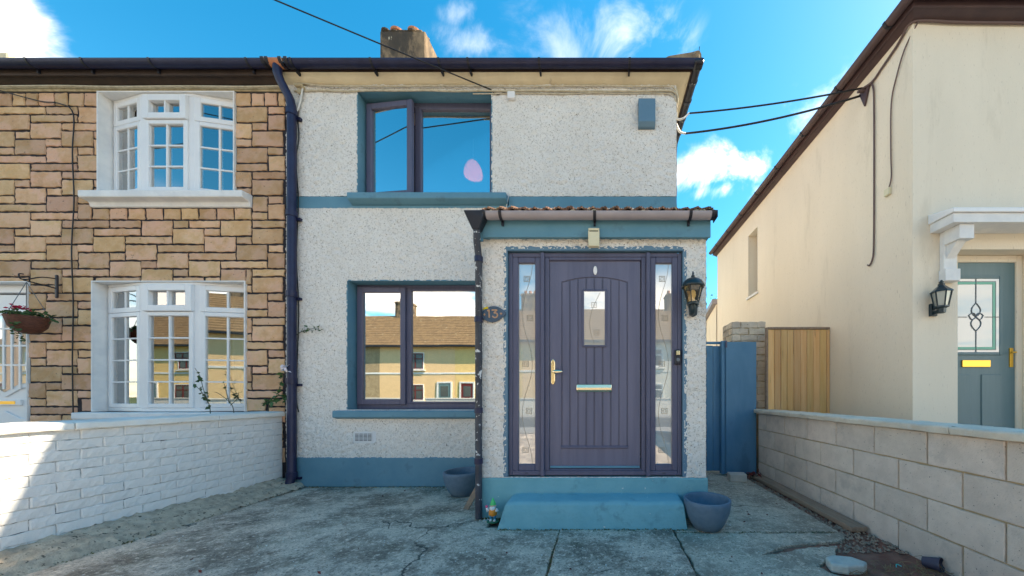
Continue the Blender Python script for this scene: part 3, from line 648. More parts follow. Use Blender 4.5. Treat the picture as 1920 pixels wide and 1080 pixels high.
def rect_minus(r, ops):
    x0, x1, z0, z1 = r
    for o in ops:
        ax0, ax1, az0, az1 = max(x0, o[0]), min(x1, o[1]), max(z0, o[2]), min(z1, o[3])
        if ax1 - ax0 <= 1e-4 or az1 - az0 <= 1e-4: continue
        c_ = [(x0, o[0], z0, z1), (o[1], x1, z0, z1), (x0, x1, z0, o[2]), (x0, x1, o[3], z1)]
        c_ = [(x0, o[0], z0, z1), (o[1], x1, z0, z1), (ax0, ax1, z0, o[2]), (ax0, ax1, o[3], z1)]
        c_ = [q for q in c_ if q[1] - q[0] > .02 and q[3] - q[2] > .02]
        return [k_ for q in c_ for k_ in rect_minus(q, ops)]
    return [(x0, x1, z0, z1)]
NR = 48
placed = 0
for r_ in range(-1, NR):
    ztop = 4.81 - r_ * CH
    if ztop < 0.5: break
    c0 = -150 + 2 * r_; gi = 0; cc = c0
    while cc * CW + SX0 < SX1 + 2:
        g_ = gaps[gi % len(gaps)]; gi += 1
        for (cw, ch_, dc) in ((2, 2, 2), (g_, 1, 4)):
            xa = SX0 + (cc + dc) * CW; rc = (xa, xa + cw * CW, ztop - ch_ * CH, ztop)
            if rc[1] <= SX0 or rc[0] >= SX1: continue
            rc = (max(rc[0], SX0), min(rc[1], SX1 - .002), rc[2], rc[3])
            if rc[1] < -7.9: continue
            for rc in rect_minus(rc, blocked):  # clipped round openings
                if rc[1] - rc[0] > .05 and rc[3] - rc[2] > .04: stone_at(*rc); placed += 1
        cc += 4 + g_
print('stones', placed)
MB().box(SX0, SX1, Y0 - .02, Y0 + .05, 5.0, 5.06).build('mortar_course', 'bedding', stone_h, bevel=.004)

def bow_window(op, rows, label, ytop):
    x0, x1, z0, z1 = op
    w = x1 - x0; pts = [(x0 + .008, Y0 + .115), (x0 + w * .315, Y0 + .005), (x1 - w * .325, Y0 + .005), (x1 - .008, Y0 + .115)]
    fm = MB()
    for p in pts[1:3]: fm.box(p[0] - .038, p[0] + .038, p[1] - .012, p[1] + .06, z0, z1 - .001)
    fm.prism([(p[0], p[1] - .02) for p in pts] + [(pts[3][0], pts[3][1] + .06), (pts[0][0], pts[0][1] + .06)], 'z', z0, z0 + .045)
    fm.prism([(p[0], p[1] - .02) for p in pts] + [(pts[3][0], pts[3][1] + .06), (pts[0][0], pts[0][1] + .06)], 'z', z1 - .035, z1 - .002)
    win = fm.build('window', 'white', stone_h, bevel=.004); tag(win, label)
    for k in range(3):
        a, b_ = Vector(pts[k]), Vector(pts[k + 1]); d = b_ - a; L_ = d.length; th = math.atan2(d.y, d.x)
        Mx = Matrix.Translation((a.x, a.y, 0)) @ Matrix.Rotation(th, 4, 'Z')
        u0, u1 = (.012, L_ - .034) if k == 0 else ((.036, L_ - .036) if k == 1 else (.034, L_ - .012))
        zt = z1 - .035 - (z1 - z0) * ytop
        proud = -.03 if k == 1 else -.022
        for (za, zb, nr, wd) in ((zt, z1 - .037, 1, .062 if k != 1 else .075), (z0 + .047, zt - .004, rows, .052)):
            pr = proud + (-.02 if (k == 1 and nr == 1) else 0)
            MB(Mx).frame(u0, u1, za, zb, pr, .03, wd).build('sash', 'white', win, bevel=.005)
            ga, gb, gc, gd = u0 + wd, u1 - wd, za + wd, zb - wd
            bars = MB(Mx); um = (ga + gb) / 2
            bars.box(um - .0095, um + .0095, pr + .012, .012, gc, gd)
            for i in range(1, nr):
                zz_ = gc + (gd - gc) * i / nr
                bars.box(ga, um - .0095, pr + .0125, .0115, zz_ - .0085, zz_ + .0085); bars.box(um + .0095, gb, pr + .0125, .0115, zz_ - .0085, zz_ + .0085)
            bars.build('glazing_bar', 'white', win)
            for i in range(nr):
                for (ua, ub) in ((ga, um - .012), (um + .012, gb)):
                    za_, zb_ = gc + (gd - gc) * i / nr, gc + (gd - gc) * (i + 1) / nr
                    pane(win, ua - .004, ub + .004, za_ + .004 if i else za_, zb_ - .004 if i < nr - 1 else zb_, .0, 'glass_old', Mx, math.radians(random.uniform(-.25, .25)))
    # net curtains
    cm = MB(); n = 60
    for (xa, xb) in ((x0 + .06, x0 + .30), (x1 - .55, x1 - .06)) if rows == 4 else ((x0 + .06, x0 + .24), (x1 - .16, x1 - .06)):
        vs = []; fs = []
        for i in range(n + 1):
            xx = xa + (xb - xa) * i / n; yy_ = Y0 + .33 + .018 * math.sin(i * 1.1) + .008 * math.sin(i * .37)
            vs += [(xx, yy_, z0 + .02), (xx, yy_, z1 - .03)]
        cm.add(vs, [(2 * i, 2 * i + 2, 2 * i + 3, 2 * i + 1) for i in range(n)])
    cm.build('net_curtain', 'curtain', win, smooth=True)
    lined_opening(stone_h, op, Y0, 'whitepaint', 0.30, proud=.035)
    room(stone_h, op, Y0 + .29, Y0 + 2.6)
    return win
wu = bow_window(SW_U, 3, 'white upstairs bow window', .235)
wl = bow_window(SW_L, 4, 'white downstairs bow window', .205)
MB().prism([(Y0 - .13, 3.60), (Y0 - .13, 3.685), (Y0 + .24, 3.70), (Y0 + .24, 3.53), (Y0 - .03, 3.53), (Y0 - .045, 3.585)], 'x', -6.42, -4.40).build('window_sill', 'whitepaint', stone_h, bevel=.008)
MB().prism([(Y0 - .10, 0.87), (Y0 - .10, 0.945), (Y0 + .24, 0.96), (Y0 + .24, 0.80), (Y0 - .03, 0.80)], 'x', -6.55, -4.215).build('window_sill', 'whitepaint', stone_h, bevel=.008)
# paper left on the upstairs sill
MB().add([(-5.72, Y0 + .26, 3.72), (-5.28, Y0 + .24, 3.72), (-5.28, Y0 + .30, 4.02), (-5.66, Y0 + .31, 4.02)], [(0, 1, 2, 3)]).build('window_card', 'curtain', wu)
# front door, only its right-hand part in view
lined_opening(stone_h, SD, Y0, 'whitepaint', 0.16, proud=.03)
YD = Y0 + .07
MB().frame(SD[0] + .002, SD[1] - .002, 0, SD[3] - .002, YD, YD + .08, .05, .04, .10).build('door_frame', 'white', stone_h, bevel=.006)
a_, b_ = SD[0] + .052, SD[1] - .052; zc = 2.47
dm = MB().box(a_, b_, YD + .03, YD + .07, .05, zc - .005); door = dm.build('door', 'white', stone_h, bevel=.004)
mid = (a_ + b_) / 2; hw = .29
arch = [(mid - hw, 1.32), (mid - .18, 1.30), (mid, 1.20), (mid + .18, 1.30), (mid + hw, 1.32)] + [(mid + hw * math.cos(t), 1.98 + .20 * math.sin(t)) for t in np.linspace(0, math.pi, 15)]
sc = lambda P, k: [(mid + (p[0] - mid) * k, 1.7 + (p[1] - 1.7) * k) for p in P]
MB().prism(sc(arch, 1.13), 'y', YD + .014, YD + .03).build('moulding', 'white', door, bevel=.006)
MB().prism(arch, 'y', YD + .008, YD + .016).build('pane', 'glass_old', door)
MB().prism(sc(arch, .999), 'y', YD + .0165, YD + .018).build('pane_backing', 'dark', door)
g = MB()
for i in range(-2, 3): g.box(mid + i * .105 - .011, mid + i * .105 + .011, YD, YD + .012, 1.24, 2.17 - .03 * i * i)
for z in (1.55, 1.80, 2.02): g.box(mid - hw, mid + hw, YD + .001, YD + .011, z - .011, z + .011)
g.build('glazing_bar', 'white', door)
MB().prism([(mid - .34, .22), (mid + .34, .22), (mid + .34, .86), (mid + .18, .87), (mid, .96), (mid - .18, .87), (mid - .34, .86)], 'y', YD + .014, YD + .032).build('panel', 'white', door, bevel=.012, seg=2)
lp = MB().box(mid - .16, mid + .21, YD + .004, YD + .03, 1.03, 1.10).build('letter_plate', 'white', door, bevel=.004)
MB().box(mid - .12, mid + .15, YD + .001, YD + .0045, 1.045, 1.085).build('flap', 'gold', lp)
MB().tube([(b_ - .05, YD + .03, 1.42), (b_ - .05, YD - .01, 1.42), (b_ - .10, YD - .012, 1.42)], .012, 8).build('handle', 'gold', door)
room(stone_h, SD, YD + .09, YD + 2)
# eaves of the stone house
coved(SX0, XL - .002, Y0 + .004, EY + .055, 5.06, 5.155).build('soffit', 'darksoffit', stone_h, smooth=True)
MB().box(SX0, XL - .002, EY + .052, EY + .07, 5.10, 5.25).build('fascia', 'darksoffit', stone_h)
gutter_x(stone_h, SX0, -4.03, EY, EZ, GR, 'navy', [px(p, EY) for p in (62, 165, 290, 470)])
MB().add([(SX0, RE, RF), (XL - .002, RE, RF), (XL - .002, RY, RZ), (SX0, RY, RZ), (XL - .002, 2 * RY - RE, RF), (SX0, 2 * RY - RE, RF)], [(0, 1, 2, 3), (3, 2, 4, 5)]).build('roof', 'tile', stone_h)
MB().box(-14.2, px(13, 7.4), 7.4, 8.3, 5.5, pz(97, 7.4)).build('chimney', 'soffit', stone_h, bevel=.02)
MB().box(-14.4, SX0, 4.2, 11.6, 0, 5.1).add([(-14.4, RE, RF), (SX0, RE, RF), (SX0, RY, RZ), (-14.4, RY, RZ), (SX0, 2 * RY - RE, RF), (-14.4, 2 * RY - RE, RF)], [(0, 1, 2, 3), (3, 2, 4, 5)]).build('side_wing', 'tile', stone_h)

# ================================================================== PORCH
porch = thing('porch', (-.07, YP, 0), 'small white roughcast porch with dark grey panelled front door, tiled lean-to roof and blue step', 'porch')
PX0, PX1 = -1.13, 0.996; DO = (-0.881, 0.79, 0.392, 2.534)
relief_sheet('wall', 'roughcast', porch, PX0, PX1, 0.385, 2.75, lambda u, v, d: (u, YP - d, v), [DO], step=0.0125, amp=0.019, seed=8, low=.006)
ptop = lambda u, v: .385 + (v - .385) / (3.35 - .385) * (np.interp(u, [YP, Y0], [2.83, 3.34]) - .385)
relief_sheet('wall', 'roughcast', porch, YP - .004, Y0 + .01, 0.385, 3.35, lambda u, v, d: (PX0 - d, u, ptop(u, v)), step=0.02, amp=0.012, seed=9)
relief_sheet('wall', 'roughcast', porch, YP - .004, Y0 + .01, 0.385, 3.35, lambda u, v, d: (PX1 + d, u, ptop(u, v)), step=0.02, amp=0.012, seed=10)
# filler edge round the door frame: ragged grey paint line
def ragged(a, b, n, off, jit): return [(a[0] + (b[0] - a[0]) * i / n + off[0] * (1 + random.uniform(-jit, jit)), a[1] + (b[1] - a[1]) * i / n + off[1] * (1 + random.uniform(-jit, jit))) for i in range(n + 1)]
o = .022
outer = ragged((DO[0], DO[2]), (DO[0], DO[3]), 60, (-o, 0), .45) + ragged((DO[0], DO[3]), (DO[1], DO[3]), 60, (0, o), .45) + ragged((DO[1], DO[3]), (DO[1], DO[2]), 60, (o, 0), .45)
inner = [(DO[1] - .012, DO[2]), (DO[1] - .012, DO[3] - .015), (DO[0] + .012, DO[3] - .015), (DO[0] + .012, DO[2])]
MB().prism(outer + inner, 'y', YP - .015, YP + .04).build('door_surround', 'alarm', porch)
MB().box(PX0 - .012, PX1 + .02, YP - .02, YP + .2, 0, .385).box(PX0 - .012, PX0 + .1, YP + .2, Y0, 0, .385).box(PX1 - .1, PX1 + .02, YP + .2, Y0, 0, .385).build('plinth', 'steppaint', porch, bevel=.014, seg=2)
# step with battered, worn sides
st = MB(); prof = [(2.845, 0.0), (2.862, .10), (2.873, .195), (2.885, .222), (2.91, .232), (YP - .02, .240)]
nx = 40; vs = []; fs = []
for (y, z) in prof:
    for i in range(nx + 1):
        u = i / nx; xa, xb = -.885 + z * .30, .752 - z * .12
        x_ = xa + (xb - xa) * u; e = .012 * mnoise.noise(Vector((x_ * 4, z * 9, 3))) + .004 * mnoise.noise(Vector((x_ * 17, z * 30, 8)))
        edge = min(u, 1 - u) * 40
        vs.append((x_, y + e * .8, z + (e * .5 if z > 0 else 0) - (.012 if edge < 1 and z > .2 else 0)))
W = nx + 1
for j in range(len(prof) - 1):
    for i in range(nx): fs.append((j * W + i, j * W + i + 1, (j + 1) * W + i + 1, (j + 1) * W + i))
for s_ in (0, nx):
    k = len(vs); vs.append((vs[s_][0], YP - .02, 0)); fs.append(tuple([j * W + s_ for j in range(len(prof))] + [k]))
st.add(vs, fs); st.build('step', 'steppaint', porch, smooth=True, auto=50)
# fascia, soffit, gutter, roof
FY = 3.045
MB().box(PX0 + .05, 1.02, FY, FY + .02, 2.615, 2.80).box(PX0 - .03, PX0 + .05, FY + .005, FY + .02, 2.58, 2.80).box(1.0, 1.018, FY + .02, Y0, 2.63, 2.9).build('fascia', 'bluepaint', porch, bevel=.003)
MB().box(PX0 - .03, 1.0, FY + .02, YP + .02, 2.625, 2.645).build('soffit', 'bluepaint', porch)
GZ = 2.802; GY = FY - .052
pg = gutter_x(porch, -1.045, 1.03, GY, GZ, .053, 'greygutter', [px(p, GY) for p in (940, 1115, 1293)])
MB().prism(shifted(half_round(.058, .01), GY, GZ + .003), 'x', 1.0, 1.045).box(1.040, 1.048, GY - .055, GY + .055, GZ - .055, GZ + .003).build('gutter_end', 'black', pg)
MB().add([(-1.215, GY - .06, GZ + .004), (-1.04, GY - .06, GZ + .004), (-1.04, GY + .06, GZ + .004), (-1.215, GY + .06, GZ + .004),
          (-1.20, GY - .055, GZ - .03), (-1.04, GY - .055, GZ - .05), (-1.04, GY + .055, GZ - .05), (-1.20, GY + .055, GZ - .03),
          (-1.145, GY - .035, GZ - .155), (-1.085, GY - .035, GZ - .155), (-1.085, GY + .04, GZ - .155), (-1.145, GY + .04, GZ - .155)],
         [(0, 1, 2, 3), (0, 4, 5, 1), (1, 5, 6, 2), (2, 6, 7, 3), (3, 7, 4, 0), (4, 8, 9, 5), (5, 9, 10, 6), (6, 10, 11, 7), (7, 11, 8, 4), (8, 11, 10, 9)]).prism(shifted(half_round(.062, .014), GY, GZ + .006), 'x', -1.07, -1.02).build('hopper', 'black', pg, bevel=.008)
pp = MB().tube([(-1.115, GY, GZ - .15), (-1.118, GY + .01, GZ - .25), (-1.125, YP - .055, GZ - .36), (-1.125, YP - .055, .02)], .031, 12).build('downpipe', 'peel', porch, smooth=True, auto=40)
for z in (2.42, 1.86, 1.02, .55): MB().tube([(-1.125, YP - .055, z - .025), (-1.125, YP - .055, z + .025)], .038, 12).build('pipe_collar', 'navy', pp)
# roof tiles: rolled concrete, three courses up to the house wall
def tile_mesh():
    n = 12; L_ = .40; w_ = .106; vs = []
    for (y, zz) in ((0, 0), (L_, L_ * .46)):
        for t in (0, -.024):
            for i in range(n + 1):
                u = i / n; vs.append(((u - .5) * w_ * 1.03, y + .012 * random.uniform(-1, 1), zz + t + .0115 * math.cos(2 * math.pi * (u - .5)) + .005 * random.uniform(-1, 1)))
    W = n + 1; fs = []
    for i in range(n):
        fs += [(i, i + 1, 2 * W + i + 1, 2 * W + i), (W + i + 1, W + i, 3 * W + i, 3 * W + i + 1), (i, W + i, W + i + 1, i + 1), (2 * W + i, 2 * W + i + 1, 3 * W + i + 1, 3 * W + i)]
    fs += [(0, 2 * W, 3 * W, W), (n, W + n, 3 * W + n, 2 * W + n)]
    m_ = MB(); m_.v = vs; m_.f = fs; return m_.mesh('roof_tile', mat='tile')
tms = [tile_mesh() for _ in range(5)]
proof = MB().prism([(FY - .01, 2.80), (FY - .01, 2.835), (Y0, 3.39), (Y0, 3.36)], 'x', -1.06, 1.01).build('roof', 'dark', porch)
for r_ in range(4):
    for i in range(20):
        place('roof_tile', random.choice(tms), proof, (-1.02 + .106 * i + random.uniform(-.004, .004), FY - .035 + r_ * .30, 2.868 + r_ * .30 * .46 + .004 * r_ + random.uniform(-.003, .003)), (random.uniform(-.02, .02), 0, random.uniform(-.015, .015)))
for i in range(34): MB().ball((-1.04 + i * .062 + random.uniform(-.02, .02), FY - .022, 2.835 + random.uniform(-.006, .008)), random.uniform(.012, .024), 4, 1.5, .8, .7).build('bedding', 'bedding', proof)
# --- door set
YF = YP + .018
fx = lambda p: px(p, YF)
df = MB(); Z0d, Z1d = .398, 2.512
df.box(DO[0] + .014, DO[0] + .05, YF, YF + .07, Z0d, Z1d); df.box(DO[1] - .05, DO[1] - .014, YF, YF + .07, Z0d, Z1d)
df.box(DO[0] + .05, DO[1] - .05, YF + .001, YF + .07, Z1d - .04, Z1d); df.box(DO[0] + .05, DO[1] - .05, YF + .001, YF + .07, Z0d, Z0d + .045)
m1, m2 = fx(1017.5), fx(1215)
for mm_ in (m1, m2): df.box(mm_ - .018, mm_ + .018, YF - .022, YF + .069, Z0d - .004, Z1d - .004)
dfo = df.build('door_frame', 'anthracite', porch, bevel=.005)
def sidelight(xa, xb, squares, flip):
    sl = MB().frame(xa, xb, Z0d + .045, Z1d - .04, YF + .003, YF + .06, .055, .06, .055).build('sidelight', 'anthracite', porch, bevel=.006)
    ga, gb, gc, gd = xa + .055, xb - .055, Z0d + .105, Z1d - .095
    pane(sl, ga - .004, gb + .004, gc - .004, gd + .004, YF + .028, 'glass_obscure')
    l_ = MB(); mid_ = (ga + gb) / 2; hw_ = (gb - ga) * .30
    l_.tube([(mid_ + flip * hw_ * math.cos((gd - z) / (gd - gc) * 4 * math.pi) , YF + .0265, z) for z in np.linspace(gd, gc, 60)], .0022, 5)
    l_.build('etched_wave', 'etch', sl)
    for (fz, sx_) in squares:
        q = MB()
        cx_ = mid_ + sx_ * hw_ * .55; cz_ = gd - (gd - gc) * fz
        q.frame(cx_ - .028, cx_ + .028, cz_ - .028, cz_ + .028, YF + .0245, YF + .0275, .005); q.frame(cx_ - .014, cx_ + .014, cz_ - .014, cz_ + .014, YF + .0246, YF + .0274, .004)
        q.build('etched_square', 'etch', sl)
    MB().box(mid_ - .015, mid_ + .015, YF - .002, YF + .004, Z0d + .02, Z0d + .026).build('drain_cap', 'black', sl)
sidelight(DO[0] + .05, m1 - .018, ((.075, -.2), (.27, 1), (.50, -.6), (.735, .6), (.93, -.6)), 1)
sidelight(m2 + .018, DO[1] - .05, ((.075, -.5), (.27, .5), (.50, -.6), (.735, .4), (.93, -.7)), 1)
YL = YF + .022
lx0, lx1, lz0, lz1 = fx(1030), fx(1201), pz(879, YF), pz(488, YF)
MB().frame(m1 + .018, m2 - .018, Z0d + .045, Z1d - .04, YF + .002, YF + .065, lx0 - m1 - .020, lz0 - Z0d - .047, Z1d - .042 - lz1).build('door_lining', 'anthracite', porch, bevel=.006)
door = MB().box(lx0, lx1, YL + .010, YL + .04, lz0, lz1).build('door', 'door', porch); tag(door, 'dark grey panelled front door')
gr = [fx(p) for p in (1053, 1068.2, 1083.6, 1099, 1114.2, 1129.8, 1145.2, 1160.7, 1176.5)]
zb = pz(838, YF); zs_, zt_ = pz(528, YF), pz(518.5, YF); gm = (gr[0] + gr[-1]) / 2; gh = (gr[-1] - gr[0]) / 2
archz = lambda x: zs_ + (zt_ - zs_) * (1 - ((x - gm) / gh) ** 2)
G = .0062
# stiles and rails round the boarded field
ap = [(x, archz(x) + G) for x in np.linspace(gr[0] - G, gr[-1] + G, 17)]
MB().prism([(lx0, lz0), (lx0, lz1), (lx1, lz1), (lx1, lz0), (gr[-1] + G, lz0)] + [(x, z) for x, z in reversed(ap)] + [(gr[0] - G, lz0)], 'y', YL, YL + .0101).build('stile', 'door', door)
MB().box(gr[0] - G + .001, gr[-1] + G - .001, YL, YL + .0101, lz0, zb).build('bottom_rail', 'door', door)
for a, b2 in zip(gr[:-1], gr[1:]):
    xs_ = np.linspace(a + G, b2 - G, 4)
    MB().prism([(a + G, zb + G), (b2 - G, zb + G)] + [(x, archz(x) - G) for x in xs_[::-1]], 'y', YL + .0006, YL + .0102).build('plank', 'door', door, bevel=.0016)
MB().box(gr[0] - .01, gr[-1] + .01, YL - .012, YL + .004, zb - .018, zb + .008).build('weather_bar', 'anthracite', door, bevel=.005, seg=2)
MB().box(lx0 + .004, lx1 - .004, YL - .014, YL + .01, lz0 + .004, lz0 + .024).build('threshold_bar', 'bluepaint', door, bevel=.006, seg=2)
wx0, wx1, wz0, wz1 = fx(1091), fx(1138), pz(650.5, YF), pz(541.5, YF)
MB().frame(wx0, wx1, wz0, wz1, YL - .012, YL + .004, .021).build('pane_frame', 'anthracite', door, bevel=.007, seg=2)
pane(door, wx0 + .018, wx1 - .018, wz0 + .018, wz1 - .018, YL - .005, 'glass_obscure')
q = MB(); cx_ = (wx0 + wx1) / 2
for (qx, qz) in ((cx_ - .005, wz1 - .15), (cx_ + .02, wz0 + .14)):
    q.frame(qx - .026, qx + .026, qz - .026, qz + .026, YL - .0075, YL - .0052, .004); q.frame(qx - .012, qx + .012, qz - .012, qz + .012, YL - .0074, YL - .0051, .003)
q.tube([(cx_ + .055 - .10 * math.sin(t * 2.6), YL - .006, wz1 - .03 - (wz1 - wz0 - .06) * t) for t in np.linspace(0, 1, 24)], .002, 5)
q.build('etched_line', 'etch', door)
kx, kz = fx(1116), pz(506, YF)
MB().prism([(kx + .019 * math.cos(t), kz + .042 * math.sin(t)) for t in np.linspace(0, 2 * math.pi, 25)[:-1]], 'y', YL - .014, YL + .001).build('spyhole_cover', 'white', door, bevel=.006, seg=2)
lpx0, lpx1, lpz0, lpz1 = fx(1081), fx(1147), pz(734.5, YF), pz(720, YF)
MB().prism([(YL + .001, lpz0), (YL - .012, lpz0), (YL - .020, lpz0 + .018), (YL - .022, lpz0 + .038), (YL - .017, lpz1 - .008), (YL - .008, lpz1), (YL + .001, lpz1)], 'x', lpx0, lpx1).build('letter_plate', 'chrome', door, bevel=.004, seg=2)
hx_ = fx(1036.5)
MB().prism([(hx_ + .0195 * math.cos(t), (pz(681, YF) if math.sin(t) >= 0 else pz(713, YF)) + .04 * math.sin(t)) for t in np.linspace(0, 2 * math.pi, 29)[:-1]], 'y', YL - .012, YL + .001).build('handle_plate', 'chrome', door, bevel=.004, seg=2)
hz_ = pz(697, YF)
hd = MB(); hd.tube([(hx_ + .006, YL - .01, hz_), (hx_ + .006, YL - .045, hz_)], .010, 10)
L_ = [hx_ - .005 + .10 * i / 12 for i in range(13)]
vs = []; fs = []
for i, x in enumerate(L_):
    r_ = .003 + .015 * math.sin(math.pi * (i + .5) / 13)
    for j in range(10): vs.append((x, YL - .05 + r_ * .6 * math.cos(j * .6283), hz_ + r_ * math.sin(j * .6283)))
for i in range(12):
    for j in range(10): fs.append((i * 10 + j, i * 10 + (j + 1) % 10, (i + 1) * 10 + (j + 1) % 10, (i + 1) * 10 + j))
fs += [tuple(range(9, -1, -1)), tuple(range(120, 130))]
hd.add(vs, fs); hd.build('handle', 'chrome', door, smooth=True)

# ================================================================== LEFT GARDEN WALL
gw = thing('painted_brick_wall', (-4.1, 1, 0), 'low white painted brick garden wall beside the drive', 'wall')
MB().box(-4.2, -4.0065, .78, 4.17, .0, .90).build('mortar_core', 'crackmortar', gw)
MB().box(-4.2, -4.0, -3.6, .78, .0, .90).build('wall_end', 'brickpaint', gw)
bms = [piece_mesh('brick', .225 + .003 * (k % 2), .0742, .012, 'brickpaint', .03, .0045, .0045, .0035) for k in range(10)]
bmh = [piece_mesh('brick', .110, .0742, .012, 'brickpaint', .03, .0045, .0045, .0035) for k in range(3)]
for c_ in range(11):
    z = .092 + c_ * .0768
    y = 4.165; first = c_ % 2
    while y > .80:
        ln = .115 if (first and y > 4.1) else .231
        if y - ln < .78: break
        me = random.choice(bmh if ln < .2 else bms)
        place('brick', me, gw, (-4.010 + random.uniform(-.004, .0035), y - ln / 2, z + random.uniform(-.0022, .0022)), (random.uniform(-.02, .02), 0, math.pi / 2 + random.uniform(-.008, .008)))
        y -= ln
y = 4.175
for ln in (.72, .95, .9, .9, .95, .9, .9, .9, .6):
    vs = []; n = max(2, int(ln / .06)); pf = [(-4.235, .898), (-4.235, .948), (-4.215, .962), (-4.0, .958), (-3.975, .948), (-3.968, .905), (-3.975, .895)]
    for i in range(n + 1):
        for (x, z) in pf: vs.append((x + random.uniform(-.0035, .0035), y - .004 - (ln - .006) * i / n, z + random.uniform(-.003, .003)))
    k = len(pf); fs = [(i * k + j, i * k + (j + 1) % k, (i + 1) * k + (j + 1) % k, (i + 1) * k + j) for i in range(n) for j in range(k)] + [tuple(range(k)), tuple(n * k + j for j in range(k))]
    MB().add(vs, fs).build('coping_stone', 'coping', gw, bevel=.004); y -= ln

# ================================================================== RIGHT BLOCK WALL
bw = thing('concrete_block_wall', (2.4, 1, 0), 'low grey concrete block wall with flat mossy coping', 'wall')
WX = 2.30
MB().box(WX + .011, WX + .2, -3.6, 4.80, -.2, .905).build('mortar_core', 'mortar', bw)
kms = {}
def blk(ln):
    l = kms.setdefault(round(ln, 3), [])
    if len(l) < 5: l.append(piece_mesh('block', ln - .011, .2245, .014, 'block', .055, .0012, .004, .002))
    return random.choice(l)
for c_ in range(4):
    z = -.035 + .235 * c_ + .1175; y = 4.798; k = 0
    while y > .6:
        ln = (.225 if c_ % 2 else .45) if k == 0 else .45
        place('block', blk(ln), bw, (WX + .011 + random.uniform(-.0015, .0015), y - ln / 2, z + random.uniform(-.0015, .0015)), (0, random.uniform(-.003, .003), -math.pi / 2 + random.uniform(-.003, .003)))
        y -= ln; k += 1
    place('block', piece_mesh('block', y + 3.59, .2245, .014, 'block', .3, .001, .004, .001), bw, (WX + .011, (y - 3.59) / 2, z), (0, 0, -math.pi / 2))
y = 4.83
for ln in (.9, .9, .9, .9, .9, .9, .9, .9, 1.2):
    vs = []; n = max(2, int(ln / .06)); pf = [(2.245, .906), (2.24, .945), (2.25, .957), (2.54, .957), (2.55, .945), (2.545, .906)]
    for i in range(n + 1):
        for (x, z) in pf: vs.append((x + random.uniform(-.003, .003), y - .003 - (ln - .005) * i / n, z + random.uniform(-.0025, .0025)))
    k = len(pf); fs = [(i * k + j, i * k + (j + 1) % k, (i + 1) * k + (j + 1) % k, (i + 1) * k + j) for i in range(n) for j in range(k)] + [tuple(range(k)), tuple(n * k + j for j in range(k))]
    MB().add(vs, fs).build('coping_stone', 'greycoping', bw, bevel=.004); y -= ln

# ================================================================== RIGHT HOUSE
RX = 3.30
rh = thing('cream_house', (RX + 2, YR, 0.4), 'cream rendered house with brown eaves on the right', 'house')
RD = (3.775, 4.64, .45, 2.70)
wall_boxes(MB(), RX, 9.5, 0, 5.12, [RD], YR, YR + .22).build('wall', 'cream', rh)
sw = MB(); SLIT = (6.93, 7.36, 3.33, 4.70)
for (ya, yb, za, zb2) in ((YR + .22, SLIT[0], 0, 5.12), (SLIT[1], 9.3, 0, 5.12), (SLIT[0], SLIT[1], 0, SLIT[2]), (SLIT[0], SLIT[1], SLIT[3], 5.12)): sw.box(RX, RX + .25, ya, yb, za, zb2)
sw.build('wall', 'cream', rh)
MB().box(RX + .25, 9.5, 9.1, 9.3, 0, 5.12).build('rear_wall', 'cream', rh)
wn = MB().box(RX + .20, RX + .24, SLIT[0], SLIT[1], SLIT[2], SLIT[3]).build('window', 'greygutter', rh)
MB().box(RX + .195, RX + .199, SLIT[0] + .05, SLIT[1] - .05, SLIT[2] + .05, SLIT[3] - .05).build('pane', 'glass_lead', wn)
MB().box(RX - .035, RX + .19, SLIT[0] - .04, SLIT[1] + .04, SLIT[2] - .04, SLIT[2] + .004).build('sill', 'whitepaint', wn)
REY, REX, REZ = YR - .17, RX - .155, 5.215
MB().add([(REX + .06, REY + .06, 5.155), (9.5, REY + .06, 5.155), (9.5, YR + .01, 5.10), (RX + .01, YR + .01, 5.10), (REX + .06, 9.4, 5.155), (RX + .01, 9.4, 5.10)], [(0, 1, 2, 3), (0, 3, 5, 4)]).build('soffit', 'brownfascia', rh)
MB().box(REX + .056, 9.5, REY + .056, REY + .07, 5.13, 5.27).box(REX + .056, REX + .07, REY + .07, 9.4, 5.13, 5.27).build('fascia', 'brownfascia', rh)
g = MB().prism(shifted(half_round(.055), REX, REZ), 'y', REY - .055, 9.4).prism(shifted(half_round(.055), REY, REZ - .001), 'x', REX + .056, 9.5).build('gutter', 'brownfascia', rh)
for y in np.arange(3.6, 9.3, .75): MB().prism(shifted(half_round(.062, .008), REX, REZ + .001), 'y', y - .015, y + .015).build('gutter_bracket', 'black', g)
RR = 4.0
MB().add([(REX + .02, REY + .02, 5.25), (9.5, REY + .02, 5.25), (9.5, REY + 3.1, 7.3), (REX + 3.1, REY + 3.1, 7.3), (REX + .02, 9.4, 5.25), (9.5, 9.4, 5.25)], [(0, 1, 2, 3), (0, 3, 4), (3, 2, 5, 4)]).build('roof', 'tile', rh)
# lower rear wing behind the side gate
MB().prism([(9.4, 0), (13, 0), (13, 2.6), (9.4, 3.75)], 'x', RX, 7).build('rear_wing', 'cream', rh)
MB().prism([(9.38, 3.77), (13.1, 2.6), (13.1, 2.72), (9.38, 3.9)], 'x', RX - .12, 7.1).build('rear_wing_roof', 'greygutter', rh)
